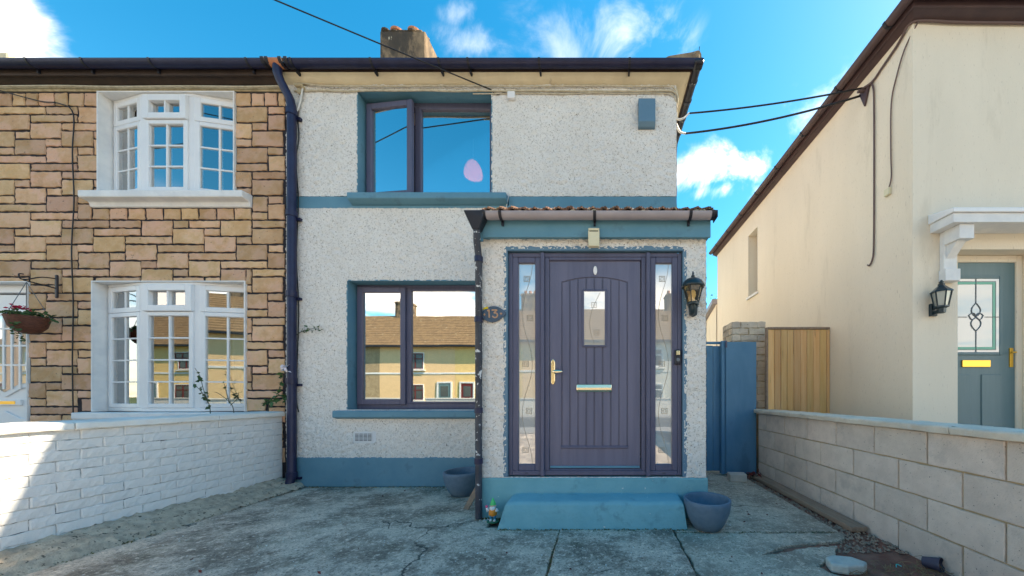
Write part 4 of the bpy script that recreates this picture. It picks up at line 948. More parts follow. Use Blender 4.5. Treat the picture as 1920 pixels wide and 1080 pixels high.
# door canopy on brackets
CXa = 3.48; CYf = YR - .235
cp = MB().prism([(CXa, 2.865), (CXa, 2.955), (6.2, 2.955), (6.2, 2.865)], 'y', CYf, YR - .001).build('canopy', 'whitepaint', rh, bevel=.003)
MB().prism([(YR, 3.06), (CYf - .02, 3.0), (CYf - .02, 2.958), (YR, 2.958)], 'x', CXa - .02, 6.22).build('canopy_cap', 'white', cp, bevel=.004)
br = MB(); bx0, bx1 = CXa + .10, CXa + .235
br.box(bx0, bx1, YR - .05, YR - .001, 2.36, 2.864); br.box(bx0 - .006, bx1 + .006, CYf + .03, YR - .051, 2.72, 2.863); br.box(bx0 - .012, bx1 + .012, YR - .075, YR - .002, 2.345, 2.47)
br.prism([(YR - .05, 2.58), (YR - .05, 2.72), (YR - .16, 2.72)], 'x', bx0 + .02, bx1 - .02).build('canopy_bracket', 'whitepaint', rh, bevel=.004)
# door
YDr = YR + .14
MB().frame(RD[0] + .002, RD[1] - .002, RD[2] + .02, RD[3] - .002, YDr, YDr + .08, .06, .05, .075).build('door_frame', 'cream', rh, bevel=.006)
da, db, dz0, dz1 = RD[0] + .062, RD[1] - .062, RD[2] + .07, RD[3] - .077
da -= .10
door = MB().box(RD[0] + .062, db, YDr + .02, YDr + .06, dz0, dz1).build('door', 'teal', rh); tag(door, 'grey-green panelled door with leaded glass')
gx0, gx1, gz0, gz1 = RD[0] + .10, px(1876, YDr), pz(660, YDr), pz(522, YDr)
MB().frame(gx0 - .035, gx1 + .035, gz0 - .035, gz1 + .035, YDr + .008, YDr + .03, .035).build('pane_frame', 'teal', door, bevel=.012, seg=2)
pane(door, gx0, gx1, gz0, gz1, YDr + .014, 'glass_lead')
q = MB().frame(gx0 + .03, gx1 - .04, gz0 + .025, gz1 - .03, YDr + .0105, YDr + .0135, .032)
q.build('coloured_border', 'greenlead', door)
q = MB().frame(gx0 + .028, gx1 - .038, gz0 + .023, gz1 - .028, YDr + .009, YDr + .0115, .006)
gmx, gmz = (gx0 + gx1) / 2 + .005, pz(594, YDr)
q.tube([(gmx, YDr + .011, gz1), (gmx, YDr + .011, gmz + .15)], .004, 6); q.tube([(gmx, YDr + .011, gz0), (gmx, YDr + .011, gmz - .15)], .004, 6)
q.tube([(gx0, YDr + .011, gmz), (gmx - .1, YDr + .011, gmz)], .004, 6); q.tube([(gmx + .1, YDr + .011, gmz), (gx1, YDr + .011, gmz)], .004, 6)
q.build('lead_came', 'lead', door)
q = MB()
def petal(dx_, dz_, ln, wd): 
    s_ = Vector((dx_, dz_)); n_ = Vector((-dz_, dx_)); P = []
    for t in np.linspace(0, 1, 9): P.append(s_ * ln * t + n_ * wd * math.sin(math.pi * t ** .9))
    for t in np.linspace(1, 0, 9)[1:]: P.append(s_ * ln * t - n_ * wd * math.sin(math.pi * t ** .9))
    q.tube([(gmx + p.x, YDr + .010, gmz + p.y) for p in P], .0045, 6)
petal(0, 1, .155, .05); petal(0, -1, .155, .055); petal(.8, .6 * .3, .10, .045); petal(-.8, .6 * .3, .10, .045)
q.build('lead_flower', 'lead', door)
MB().box(px(1806, YDr), px(1859, YDr), YDr + .006, YDr + .021, pz(688, YDr), pz(675, YDr)).build('letter_plate', 'gold', door, bevel=.003)
hxr = px(1899, YDr)
MB().box(hxr - .018, hxr + .018, YDr + .008, YDr + .021, pz(688, YDr), pz(652, YDr)).tube([(hxr, YDr + .01, pz(661, YDr)), (hxr, YDr - .03, pz(661, YDr)), (hxr - .05, YDr - .03, pz(661, YDr))], .009, 8).build('handle', 'gold', door, bevel=.003)
for (a, b2) in ((gx0 - .02, px(1822, YDr)), (px(1843, YDr), px(1880, YDr))):
    MB().box(a, b2, YDr + .010, YDr + .021, dz0 + .12, pz(702, YDr)).build('panel', 'teal', door, bevel=.012, seg=2)
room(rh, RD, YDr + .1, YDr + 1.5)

# ================================================================== SIDE GATES AND PIER
gate = thing('blue_side_gate', (1.6, 4.9, 0), 'blue painted boarded side gate with a plain blue panel beside it', 'gate')
gp = MB().box(1.846, 2.292, 4.845, 4.87, .015, 1.945).build('panel', 'gateblue', gate, bevel=.004)
MB().box(1.79, 1.855, 4.872, 4.9535, 0.0, 1.965).build('gate_post', 'gateblue', gate, bevel=.004)
for i in range(7):
    x = .985 + i * .1185
    MB().box(x, x + .115, 4.955 + .004 * (i % 2), 4.978, .03, 1.90 + .008 * (i % 2)).build('board', 'gateblue', gate, bevel=.003)
MB().box(.98, 1.789, 4.93, 4.9545, 1.925, 1.962).build('top_rail', 'gateblue', gate, bevel=.004)
MB().box(.985, 1.81, 4.98, 5.0, .25, .35).box(.985, 1.81, 4.98, 5.0, 1.55, 1.65).build('ledge', 'gateblue', gate)
MB().box(1.838, 1.862, 4.838, 4.848, 1.86, 1.96).build('hinge', 'anthracite', gate)

pier = thing('brick_pier', (2.25, 5.2, 0), 'rough pale brick pier rising behind the blue gate panel', 'pier')
MB().box(2.005, 2.50, 4.995, 5.40, 0, 2.27).build('mortar_core', 'mortar', pier)
pb = [piece_mesh('brick', .245, .092, .015, 'pierbrick', .035, .005, .008, .006) for _ in range(6)]
ph = [piece_mesh('brick', .120, .092, .015, 'pierbrick', .035, .005, .008, .006) for _ in range(4)]
for c_ in range(14):
    z = 2.225 - c_ * .1
    lens = (.255, .255) if c_ % 2 else (.13, .25, .13)
    x = 1.99
    for ln in lens:
        place('brick', random.choice(pb if ln > .2 else ph), pier, (x + ln / 2, 4.998 + random.uniform(-.006, .004), z + random.uniform(-.003, .003)), (0, random.uniform(-.015, .015), random.uniform(-.015, .015))); x += ln
    if c_ < 6:
        y = 4.985
        for ln in ((.13, .25) if c_ % 2 else (.25, .13)):
            place('brick', random.choice(pb if ln > .2 else ph), pier, (2.006, y + ln / 2 + .012, z), (0, 0, -math.pi / 2)); y += ln

wg = thing('pine_side_gate', (2.85, 4.76, .42), 'new pine boarded gate between the pier and the cream house', 'gate')
for i, x in enumerate(np.linspace(2.455, 3.205, 9)):
    MB().box(x - .0435, x + .0435, 4.745 + .004 * (i % 2), 4.767, .46, 2.105).build('plank', 'pine', wg, bevel=.004)
MB().box(3.252, 3.292, 4.735, 4.768, .46, 2.10).build('edge_batten', 'pine', wg, bevel=.004)
MB().box(2.385, 2.41, 4.73, 4.79, .46, 2.135).build('gate_post', 'oldwood', wg, bevel=.004)
MB().box(2.41, 3.295, 4.735, 4.79, 2.108, 2.14).build('top_rail', 'oldwood', wg, bevel=.004)
MB().box(2.42, 3.28, 4.768, 4.80, .8, .9).box(2.42, 3.28, 4.768, 4.80, 1.75, 1.85).build('ledge', 'pine', wg)

# ================================================================== THINGS ON THE WALLS
# alarm box
al = thing('alarm_box', (.58, Y0, 4.5), 'blue-grey burglar alarm box high on the white wall', 'alarm box')
ax0, ax1, az0, az1 = px(1196, Y0), px(1228, Y0), pz(245, Y0), pz(193, Y0)
MB().prism([(Y0 - .012, az0), (Y0 - .05, az0 + .005), (Y0 - .085, az0 + .05), (Y0 - .075, az1 - .01), (Y0 - .065, az1), (Y0 - .012, az1)], 'x', ax0, ax1 - .006).build('cover', 'alarm', al, bevel=.016, seg=3, smooth=True, auto=30)
MB().box(ax0 + .008, ax1 - .014, Y0 - .016, Y0 - .004, az0 + .008, az1 - .008).build('back_plate', 'anthracite', al)
# small white junction box
jb = MB().box(px(953, Y0), px(967, Y0), Y0 - .05, Y0 - .008, pz(190, Y0), pz(177, Y0)).build('junction_box', 'white', bevel=.008, seg=2); tag(jb, 'tiny white cable box right of the upstairs window', 'junction box')
# motion sensor / light over the door
ml = thing('sensor_box', (-.06, FY, 2.5), 'cream sensor box hanging below the porch fascia over the door', 'sensor')
sx0, sx1 = px(1103, FY), px(1124, FY)
MB().box(sx0, sx1, FY - .04, FY - .001, 2.56, 2.66).build('housing', 'ivory', ml, bevel=.006, seg=2)
MB().prism([(FY - .042, 2.515), (FY - .046, 2.60), (FY - .03, 2.605), (FY - .002, 2.60), (FY - .002, 2.513)], 'x', sx0 + .003, sx1 - .003).build('sensor_head', 'ivory', ml, bevel=.006, seg=2)
MB().box(sx0 + .002, sx1 - .002, FY - .034, FY - .001, 2.662, 2.684).build('bracket', 'ivory', ml, bevel=.003)
MB().box(sx0 + .012, sx1 - .012, FY - .0415, FY - .0395, 2.648, 2.655).build('slot', 'dark', ml)
# house number plaque
pl = thing('house_number_plaque', (-1.0, YP, 1.9), 'blue-black oval plaque with copper number 13', 'sign')
pcx, pcz, ph_ = px(926, YP), pz(590.5, YP), .118
shape = []
for t in np.linspace(0, 2 * math.pi, 41)[:-1]:
    r_ = 1 + .06 * math.cos(4 * t) - .03 * math.cos(2 * t)
    shape.append((pcx + ph_ * math.cos(t) * r_, pcz + .070 * math.sin(t) * r_ + .008 * math.cos(t)))
pbk = MB().prism(shape, 'y', YP - .034, YP - .022).build('plate', 'plaque', pl, bevel=.004, seg=2)
def strip(pts, w_=.0068):
    b = MB()
    for a, c_ in zip(pts[:-1], pts[1:]):
        a, c_ = Vector(a), Vector(c_); t = (c_ - a).normalized() * w_ * .4; n_ = Vector((-t.y, t.x)).normalized() * w_
        a -= t; c_ += t
        b.prism([tuple(a + n_), tuple(a - n_), tuple(c_ - n_), tuple(c_ + n_)], 'y', YP - .0385 - random.uniform(0, .0008), YP - .0335)
    return b
dz = pcz + .003
strip([(pcx - .047, dz + .028), (pcx - .033, dz + .034), (pcx - .031, dz - .034)]).build('digit_one', 'copper', pl)
arc = [(pcx + .022 + .024 * math.cos(t), dz - .014 + .022 * math.sin(t)) for t in np.linspace(math.pi * .62, -math.pi * .88, 12)]
strip([(pcx - .006, dz + .034), (pcx + .040, dz + .034), arc[0]] + arc, .006).build('digit_three', 'copper', pl)
MB().prism([(pcx - .095, pcz + .040), (pcx - .04, pcz + .052), (pcx - .045, pcz + .070), (pcx - .075, pcz + .062)], 'y', YP - .037, YP - .033).build('paint_chip', 'yellow', pl)
for s_ in (-1, 1): MB().lathe([(.011, 0), (.008, .004)], (0, 0, 0), 12).build('screw', 'copper', pl).matrix_local = Matrix.Translation(Vector((pcx + s_ * .078, YP - .0335, pcz + .004 * s_)) - org(pl)) @ Matrix.Rotation(math.pi / 2, 4, 'X') @ Matrix.Translation(org(pl))
# doorbell
db_ = thing('doorbell', (.7, YF, 1.5), 'slim black camera doorbell on the right door frame', 'doorbell')
bx_ = px(1270, YF)
MB().box(bx_ - .029, bx_ + .029, YF - .028, YF - .001, pz(684, YF), pz(656, YF)).build('body', 'black', db_, bevel=.012, seg=3)
MB().lathe([(.017, 0), (.017, .004), (.011, .005)], (0, 0, 0), 18).build('button_ring', 'lead', db_).matrix_local = Matrix.Translation(Vector((bx_, YF - .027, pz(675, YF))) - org(db_)) @ Matrix.Rotation(math.pi / 2, 4, 'X') @ Matrix.Translation(org(db_))
MB().box(bx_ - .016, bx_ + .016, YF - .0305, YF - .027, pz(666, YF), pz(658, YF)).build('lens', 'chrome', db_, bevel=.006, seg=2)

# porch lantern
def frustum(mb, c, r0, r1, z0, z1, n, a0=0): mb.lathe([(r0, z0), (r1, z1)], c, n, a0=a0)
ln_ = thing('wall_lantern', (.86, YP, 1.9), 'black domed half lantern on the right side of the porch', 'lantern')
lcx, lcy = .842, YP - .125; zr = 2.150
MB().lathe([(.098, -.016), (.104, -.008), (.104, .0), (.085, .035), (.055, .060), (.02, .074), (.016, .078), (.018, .09), (.008, .10), (.009, .112), (.003, .135)], (lcx, lcy, zr), 24).build('lid', 'lamp_black', ln_, smooth=True, auto=50)
MB().lathe([(.048, -.155), (.086, -.014)], (lcx, lcy, zr), 6).build('glass', 'glass_lamp', ln_)
c = MB()
for k in range(6):
    a = 2 * math.pi * k / 6; c.tube([(lcx + .05 * math.cos(a), lcy + .05 * math.sin(a), zr - .155), (lcx + .088 * math.cos(a), lcy + .088 * math.sin(a), zr - .014)], .004, 6)
c.lathe([(.053, -.172), (.055, -.155), (.05, -.150)], (lcx, lcy, zr), 18); c.build('cage', 'lamp_black', ln_)
MB().lathe([(.016, -.15), (.018, -.11), (.027, -.085), (.024, -.055), (.008, -.035)], (lcx, lcy, zr), 14).build('bulb', 'white', ln_, smooth=True)
MB().tube([(lcx, lcy, zr - .165), (lcx, lcy, zr - .20), (lcx + .004, lcy + .03, zr - .235), (lcx + .015, YP - .03, zr - .225)], .024, 12).build('arm', 'lamp_black', ln_, smooth=True, auto=50)
bpx, bpz = .872, 1.965
MB().prism([(bpx - .035, bpz - .055), (bpx, bpz - .075), (bpx + .035, bpz - .055), (bpx + .037, bpz), (bpx + .045, bpz + .03), (bpx + .03, bpz + .075), (bpx - .03, bpz + .075), (bpx - .048, bpz + .03), (bpx - .04, bpz)], 'y', YP - .045, YP - .01).build('back_plate', 'lamp_black', ln_, bevel=.006, seg=2)

# neighbour's lantern
nl = thing('square_wall_lantern', (3.49, YR, 2.0), 'black four-sided lantern beside the right neighbour\'s door', 'lantern')
c0 = (3.50, YR - .10, 0)
MB().lathe([(.088, 2.215), (.086, 2.225), (.044, 2.265), (.04, 2.27), (.026, 2.285), (.029, 2.30), (.018, 2.31), (.02, 2.322), (.007, 2.34)], c0, 6, a0=.2).build('lid', 'lamp_black', nl)
MB().lathe([(.050, 2.075), (.072, 2.214)], c0, 6, a0=.2).build('glass', 'glass_lampgrey', nl)
c = MB()
for k in range(6):
    a = .2 + 2 * math.pi * k / 6; c.tube([(c0[0] + 0.052 * math.cos(a), c0[1] + 0.052 * math.sin(a), 2.075), (c0[0] + 0.075 * math.cos(a), c0[1] + 0.075 * math.sin(a), 2.214)], .007, 6)
c.build('cage', 'lamp_black', nl)
MB().lathe([(.024, 2.0), (.033, 2.005), (.036, 2.05), (.060, 2.06), (.060, 2.075), (.048, 2.078)], c0, 6, a0=.2).build('base', 'lamp_black', nl)
MB().box(c0[0] - .035, c0[0] + .035, YR - .03, YR - .001, 1.99, 2.12).box(c0[0] - .015, c0[0] + .015, YR - .10, YR - .02, 2.005, 2.04).build('back_plate', 'lamp_black', nl, bevel=.004)
kb = MB().box(RD[1] + .012, RD[1] + .085, YR - .03, YR - .001, 1.80, 1.86).box(RD[1] + .012, RD[1] + .03, YR - .05, YR - .03, 1.80, 1.89).build('key_safe', 'black', bevel=.004); tag(kb, 'small black box on the wall right of the grey-green door', 'key box')

# ================================================================== CABLES
def cable(name, pts, r, mat, label, group=None, n=6):
    o = MB().tube(pts, r, n).build(name, mat, smooth=True); tag(o, label, 'cable', group); return o
def smoothpath(P, k=6):
    P = [Vector(p) for p in P]; out = []
    for i in range(len(P) - 1):
        p0, p1, p2, p3 = P[max(i - 1, 0)], P[i], P[i + 1], P[min(i + 2, len(P) - 1)]
        for j in range(k):
            t = j / k; out.append(.5 * ((2 * p1) + (p2 - p0) * t + (2 * p0 - 5 * p1 + 4 * p2 - p3) * t * t + (3 * p1 - p0 - 3 * p2 + p3) * t ** 3))
    return out + [P[-1]]
wav = lambda xa, xb, z, amp, n, y: [(xa + (xb - xa) * i / n, y, z + amp * random.uniform(-1, 1)) for i in range(n + 1)]
cable('eaves_cable', smoothpath([(-3.80, Y0 - .03, 5.07), (-3.70, Y0 - .035, 5.075)] + wav(-3.5, .85, 5.045, .006, 12, Y0 - .035) + [(.93, Y0 - .035, 5.02), (.975, Y0 - .03, 4.95), (.985, Y0 + .06, 4.86)]), .010, 'cablecream', 'upper cream painted cable under the eaves of the white house')
cable('eaves_cable', smoothpath(wav(-3.85, .85, 4.995, .006, 14, Y0 - .026) + [(.94, Y0 - .026, 4.97), (.98, Y0 - .02, 4.92), (.985, Y0 + .1, 4.82)]), .012, 'cablecream', 'lower cream painted cable along the top of the white wall')
cable('eaves_cable', smoothpath(wav(-1.6, .80, 4.965, .008, 8, Y0 - .024) + [(.93, Y0 - .024, 4.935), (.985, Y0 + .02, 4.80)]), .008, 'cablecream', 'thin cream cable just below the others near the right corner')
cable('eaves_cable', smoothpath(wav(-9.5, -3.98, 5.03, .006, 14, Y0 - .05)), .010, 'cablecream', 'cream cable running below the stone house\'s dark eaves')
cable('hanging_cable', smoothpath([(-3.72, Y0 - .04, 5.0), (-3.80, Y0 - .03, 4.7), (-3.79, Y0 - .03, 4.4), (-3.83, Y0 - .025, 4.1), (-3.80, Y0 - .025, 3.6), (-3.82, Y0 - .03, 2.9), (-3.80, Y0 - .02, 2.2), (-3.83, Y0 - .02, 1.2), (-3.80, Y0 - .02, .95)]), .006, 'cable', 'thin black cable straggling down beside the navy downpipe')
cable('hanging_cable', smoothpath([(-3.72, Y0 - .05, 5.03), (-3.76, Y0 - .04, 4.85), (-3.84, Y0 - .03, 4.6), (-3.82, Y0 - .03, 4.3), (-3.85, Y0 - .03, 4.0), (-3.85, Y0 - .03, 3.3)]), .012, 'cablewhite', 'thick pale cable dropping from the eaves junction beside the downpipe')
jn = MB().box(-3.80, -3.71, Y0 - .09, Y0 - .02, 5.0, 5.045).box(-3.78, -3.74, Y0 - .07, Y0 - .03, 4.93, 5.0).build('cable_junction', 'bedding', bevel=.008); tag(jn, 'grubby cream cable junction under the eaves by the downpipe', 'junction box')
cable('stone_wall_cable', smoothpath([(-7.6, Y0 - .05, 5.0), (-7.05, Y0 - .035, 4.86), (-6.80, Y0 - .035, 4.83), (-6.62, Y0 - .035, 4.70), (-6.63, Y0 - .035, 4.2), (-6.61, Y0 - .035, 3.6), (-6.64, Y0 - .035, 3.0), (-6.62, Y0 - .035, 2.3), (-6.63, Y0 - .035, 1.6), (-6.62, Y0 - .035, .9)]), .006, 'cable', 'thin black cable wandering down the stone cladding')
cable('band_cable', [(px(955, Y0), Y0 - .02, 3.69), (px(949, Y0), Y0 - .02, 3.5)], .006, 'cablewhite', 'short white cable crossing the blue band over the porch')
cable('box_cable', smoothpath([(px(925, Y0), Y0 - .02, 4.985), (px(935, Y0), Y0 - .02, 4.95), (px(945, Y0), Y0 - .02, 4.98), (px(955, Y0), Y0 - .02, 4.95)]), .004, 'cable', 'thin dark lead from the window corner to the white box')
# overhead lines
A = Vector((-1.36, Y0 - .03, 5.0)); B = Vector((-17.5, -1.2, 7.9))
cable('overhead_line', sag(A, B, .12, 40), .008, 'cable', 'black overhead line rising from the upstairs window to upper left')
EA, EB = (GX - .02, 4.35, 4.87), (RX - .05, 4.10, 4.97)
cable('service_cable', sag(EA, EB, .035), .011, 'cable', 'upper service cable spanning the gap between the two houses')
cable('service_cable', sag((GX - .05, 4.42, 4.66), (RX - .05, 4.13, 4.90), .06), .013, 'cable', 'lower twisted service cable spanning the gap between the two houses')
cable('service_tail', smoothpath([EA, (1.08, 4.30, 4.76), (1.0, 4.28, 4.74), (.985, 4.25, 4.80)]), .012, 'cablewhite', 'white cable tail looping from upper service cable to the wall corner')
cable('service_tail', smoothpath([(GX - .05, 4.42, 4.66), (1.05, 4.36, 4.64), (.985, 4.3, 4.70)]), .014, 'cablewhite', 'white cable tail joining lower service cable to the wall corner')
bk = thing('cable_bracket', (RX, 4.1, 4.8), 'small brown insulator bracket on the cream side wall', 'bracket')
MB().prism([(4.02, 4.96), (4.18, 4.96), (4.10, 4.74)], 'x', RX - .03, RX - .001).build('plate', 'brownfascia', bk, bevel=.004)
MB().tube([(RX - .02, 4.1, 4.93), (RX - .10, 4.1, 4.93)], .02, 10).build('peg', 'cablebrown', bk)
cable('wall_cable', smoothpath([(RX - .05, 4.10, 4.96), (RX - .02, 3.98, 4.94), (RX - .02, 3.85, 4.97), (RX - .02, 3.66, 5.02), (RX - .02, 3.58, 5.06), (RX - .02, 3.50, 5.09), (RX + .1, YR - .02, 5.09), (RX + .6, YR - .02, 5.07), (5.5, YR - .02, 5.06)]), .013, 'cablebrown', 'brown cable curving from the bracket up under the right eaves')
cable('wall_cable', smoothpath([(RX - .02, 4.02, 4.95), (RX - .015, 3.975, 4.85), (RX - .015, 3.965, 4.5), (RX - .015, 3.965, 3.6), (RX - .015, 3.97, 2.95), (RX - .015, 3.99, 2.80), (RX - .015, 4.03, 2.745), (RX - .015, 4.06, 2.76)]), .010, 'cablebrown', 'long brown cable hanging down the cream side wall with a hooked end')
cable('wall_cable', smoothpath([(RX + .04, YR - .02, 5.08), (RX - .015, 3.56, 4.9), (RX - .015, 3.66, 4.7), (RX - .015, 3.73, 4.45), (RX - .015, 3.735, 3.9), (RX - .015, 3.73, 3.62), (RX - .015, 3.77, 3.50)]), .007, 'cablebrown', 'thin brown cable ending at a small white socket near the corner')
so = MB().box(RX - .035, RX - .001, 3.74, 3.81, 3.44, 3.52).build('wall_socket', 'ivory', bevel=.006); tag(so, 'small pale socket at the end of a thin cable on the cream wall', 'socket')

# ================================================================== PLANTERS, GNOME, BITS ON THE GROUND
def planter(x, y, label, z=0.0, k=1.0):
    t = thing('planter', (x, y, z), label, 'planter', 'grey-blue planters')
    prof = [(.115, 0), (.125, .004), (.165, .07), (.200, .16), (.214, .24), (.216, .275), (.212, .280), (.196, .279), (.190, .262), (.186, .24), (.172, .16), (.150, .10)]
    MB().lathe([(r * k, h * k) for r, h in prof], (x, y, z), 40).build('pot', 'pot', t, smooth=True, auto=50)
    MB().lathe([(.16 * k, .11 * k), (.157 * k, .115 * k)], (x, y, z), 30).build('soil', 'potin', t)
    return t
planter(.937, 2.895, 'round grey-blue planter right of the front step', k=.925)
planter(-1.60, 3.865, 'round grey-blue planter under the window left of the porch')

gn = thing('garden_gnome', (-.975, 3.02, 0), 'small garden gnome with green hat beside the step', 'garden gnome')
gx, gy = -.978, 3.02
MB().lathe([(.05, 0), (.052, .012), (.03, .022)], (gx, gy, 0), 16, 1.1, .8).build('base', 'g_base', gn, smooth=True)
lg = MB(); lg.tube([(gx - .016, gy, .015), (gx - .018, gy - .004, .055), (gx - .014, gy, .075)], .014, 8); lg.tube([(gx + .016, gy, .015), (gx + .018, gy - .004, .055), (gx + .014, gy, .075)], .014, 8); lg.build('legs', 'g_blue', gn, smooth=True)
MB().ball((gx - .012, gy - .026, .028), .014, 6, .8, 1.3, .8).ball((gx + .022, gy - .024, .026), .014, 6, .8, 1.3, .8).build('boots', 'white', gn, smooth=True)
MB().lathe([(.024, .060), (.036, .068), (.038, .085), (.036, .10), (.030, .125), (.018, .14)], (gx, gy, 0), 14, 1, .85).build('jacket', 'g_org', gn, smooth=True)
MB().tube([(gx - .028, gy, .122), (gx - .046, gy - .01, .105), (gx - .048, gy - .018, .138)], .011, 8).build('arm', 'g_beard', gn, smooth=True)
MB().tube([(gx + .028, gy, .122), (gx + .044, gy - .008, .108), (gx + .036, gy - .024, .112)], .011, 8).build('arm', 'g_beard', gn, smooth=True)
MB().ball((gx - .05, gy - .02, .150), .0125, 7).build('ball', 'g_pink', gn, smooth=True)
hd_ = MB().ball((gx, gy - .003, .150), .0235, 8).ball((gx, gy - .027, .151), .006, 5).ball((gx - .026, gy, .152), .007, 5).ball((gx + .026, gy, .152), .007, 5).build('head', 'g_skin', gn, smooth=True)
MB().ball((gx - .008, gy - .0245, .157), .0022, 5).ball((gx + .008, gy - .0245, .157), .0022, 5).build('eyes', 'dark', hd_)
MB().lathe([(.004, .088), (.014, .10), (.024, .125), (.028, .142), (.020, .148)], (gx, gy - .012, 0), 14, 1, .75).build('beard', 'g_beard', gn, smooth=True)
MB().lathe([(.027, .160), (.026, .168), (.018, .190), (.008, .212), (.002, .224)], (gx, gy, 0), 16).build('hat', 'g_hat', gn, smooth=True, auto=60)

pk = MB().add([(-1.395, 3.36, .0), (-1.335, 3.35, .0), (-1.19, 3.37, .255), (-1.25, 3.38, .275), (-1.395, 3.385, .0), (-1.335, 3.375, .0), (-1.19, 3.395, .255), (-1.25, 3.405, .275)], [(0, 1, 2, 3), (7, 6, 5, 4), (0, 4, 5, 1), (1, 5, 6, 2), (2, 6, 7, 3), (3, 7, 4, 0)]).build('wood_offcut', 'oldwood', bevel=.003)
tag(pk, 'weathered wooden offcut leaning against the porch downpipe', 'board')
cb = MB().prism([(1.74, 4.42), (1.96, 4.40), (1.985, 4.56), (1.76, 4.58)], 'z', 0, .105).build('concrete_lump', 'block', bevel=.012, seg=2); tag(cb, 'square concrete block lying in front of the blue gate', 'block')
# long timber edging board
tb = MB().add([(2.125, 2.80, .0), (2.27, 2.80, .0), (2.29, 4.72, .0), (2.13, 4.72, .0), (2.125, 2.80, .045), (2.27, 2.80, .045), (2.29, 4.72, .045), (2.13, 4.72, .045)],
              [(0, 3, 2, 1), (4, 5, 6, 7), (0, 1, 5, 4), (1, 2, 6, 5), (2, 3, 7, 6), (3, 0, 4, 7)]).build('edging_board', 'oldwood', bevel=.008, seg=2); tag(tb, 'long weathered board lying along the foot of the block wall', 'board')
rs = MB().prism([(1.53, 2.19), (1.62, 2.155), (1.73, 2.165), (1.79, 2.21), (1.74, 2.29), (1.63, 2.315), (1.555, 2.285)], 'z', -.02, .045).build('stone_lump', 'rubble', bevel=.014, seg=2); tag(rs, 'pale broken lump of stone at the corner of the soil bed', 'stone')
b = MB()
for _ in range(46):
    p = Vector((random.gauss(2.13, .06), random.gauss(4.62, .05), random.uniform(.04, .085))); add_leaf(b, p, random.uniform(.03, .07))
tag(b.build('dead_leaves', 'redleaf'), 'heap of dark red dead leaves at the gate corner', 'leaves', None, 'stuff')
b = MB()
for _ in range(230):
    x, y = random.uniform(1.6, 2.28), random.uniform(1.5, 2.3); a = random.random() * 6.28; l = random.uniform(.03, .12)
    b.tube([(x, y, -.008), (x + l * .5 * math.cos(a), y + l * .5 * math.sin(a), random.uniform(.0, .03)), (x + l * math.cos(a + .3), y + l * math.sin(a + .3), -.004)], .0018, 4)
tag(b.build('dry_stalks', 'straw'), 'tangle of dry stalks on the soil by the block wall', 'stalks', None, 'stuff')
pt = MB().lathe([(.055, 0), (.075, .14), (.08, .14), (.08, .155), (.072, .155), (.052, .01)], (0, 0, 0), 20).build('plastic_pot', 'plastic', smooth=True, auto=40)
pt.matrix_world = Matrix.Translation((2.22, 2.27, .018)) @ Matrix.Scale(.6, 4) @ Matrix.Rotation(math.radians(80), 4, 'X') @ Matrix.Rotation(.5, 4, 'Y'); tag(pt, 'dark plastic plant pot on its side against the block wall', 'plant pot')
ts = MB().tube(smoothpath([(1.99, 2.22, .004), (2.005, 2.235, .016), (2.02, 2.215, .012)]), .003, 5).build('twine', 'cyan'); tag(ts, 'scrap of turquoise twine on the soil', 'twine')

# moss and tiny weeds in the joints
b = MB(); rr = random.Random(21)
def tuft(x, y, z, n, sp_, sz):
    for _ in range(n): add_leaf(b, Vector((x + rr.gauss(0, sp_), y + rr.gauss(0, sp_ * .5), z + abs(rr.gauss(0, .004)))), sz * rr.uniform(.5, 1.4), rr)
for i in range(150): tuft(rr.uniform(-.9, .77), 2.838, .001, 5, .012, .012)
for i in range(60): tuft(rr.uniform(-1.15, -.88), YP - .03, .002, 5, .012, .014)
for i in range(130): tuft(rr.uniform(-3.7, -1.2), Y0 - .028, .002, 4, .014, .013)
for i in range(70): tuft(-.34 + rr.gauss(0, .004), rr.uniform(2.0, 2.84), -.004, 3, .008, .010)
for i in range(50): tuft(.613 + rr.gauss(0, .004), rr.uniform(2.0, 2.80), -.004, 3, .008, .010)
for i in range(90): tuft(rr.uniform(.7, 2.0), 2.797 + rr.gauss(0, .004), -.004, 3, .008, .010)
for i in range(90): tuft(-3.72 + rr.gauss(0, .02), rr.uniform(2.0, 4.1), .004, 4, .012, .012)
tag(b.build('moss', 'moss'), 'thin moss growing in the joints round the step and slabs', 'moss', None, 'stuff')
b = MB()
for i in range(40): add_leaf(b, Vector((rr.uniform(-3, 1.9), rr.uniform(2.1, 4.0), .006)), rr.uniform(.015, .035), rr)
tag(b.build('fallen_leaves', 'redleaf'), 'a few brown fallen leaves scattered over the drive', 'leaves', None, 'stuff')

# ================================================================== HANGING BASKET
hb = thing('hanging_basket', (-6.81, 3.93, 2.0), 'brown hanging flower basket by the white front door', 'hanging basket')
hc = (-6.79, 3.925)
MB().lathe([(.03, -.20), (.08, -.18), (.125, -.12), (.148, -.02), (.155, .0), (.147, .004), (.13, -.03)], (hc[0], hc[1], 2.09), 28).build('basket', 'wicker', hb, smooth=True)
f = MB(); rr = random.Random(3)
for _ in range(230):
    a = rr.random() * 6.28; r_ = .165 * math.sqrt(rr.random()); add_leaf(f, Vector((hc[0] + r_ * math.cos(a), hc[1] + r_ * math.sin(a), 2.09 + rr.uniform(-.01, .05))), rr.uniform(.03, .06), rr)
for i in range(40): add_leaf(f, Vector((hc[0] + .07 + .10 * i / 40 + rr.gauss(0, .015), hc[1] - .14 + rr.gauss(0, .015), 2.02 - .26 * i / 40)), rr.uniform(.025, .05), rr)
f.build('foliage', 'leaf', hb)
f = MB()
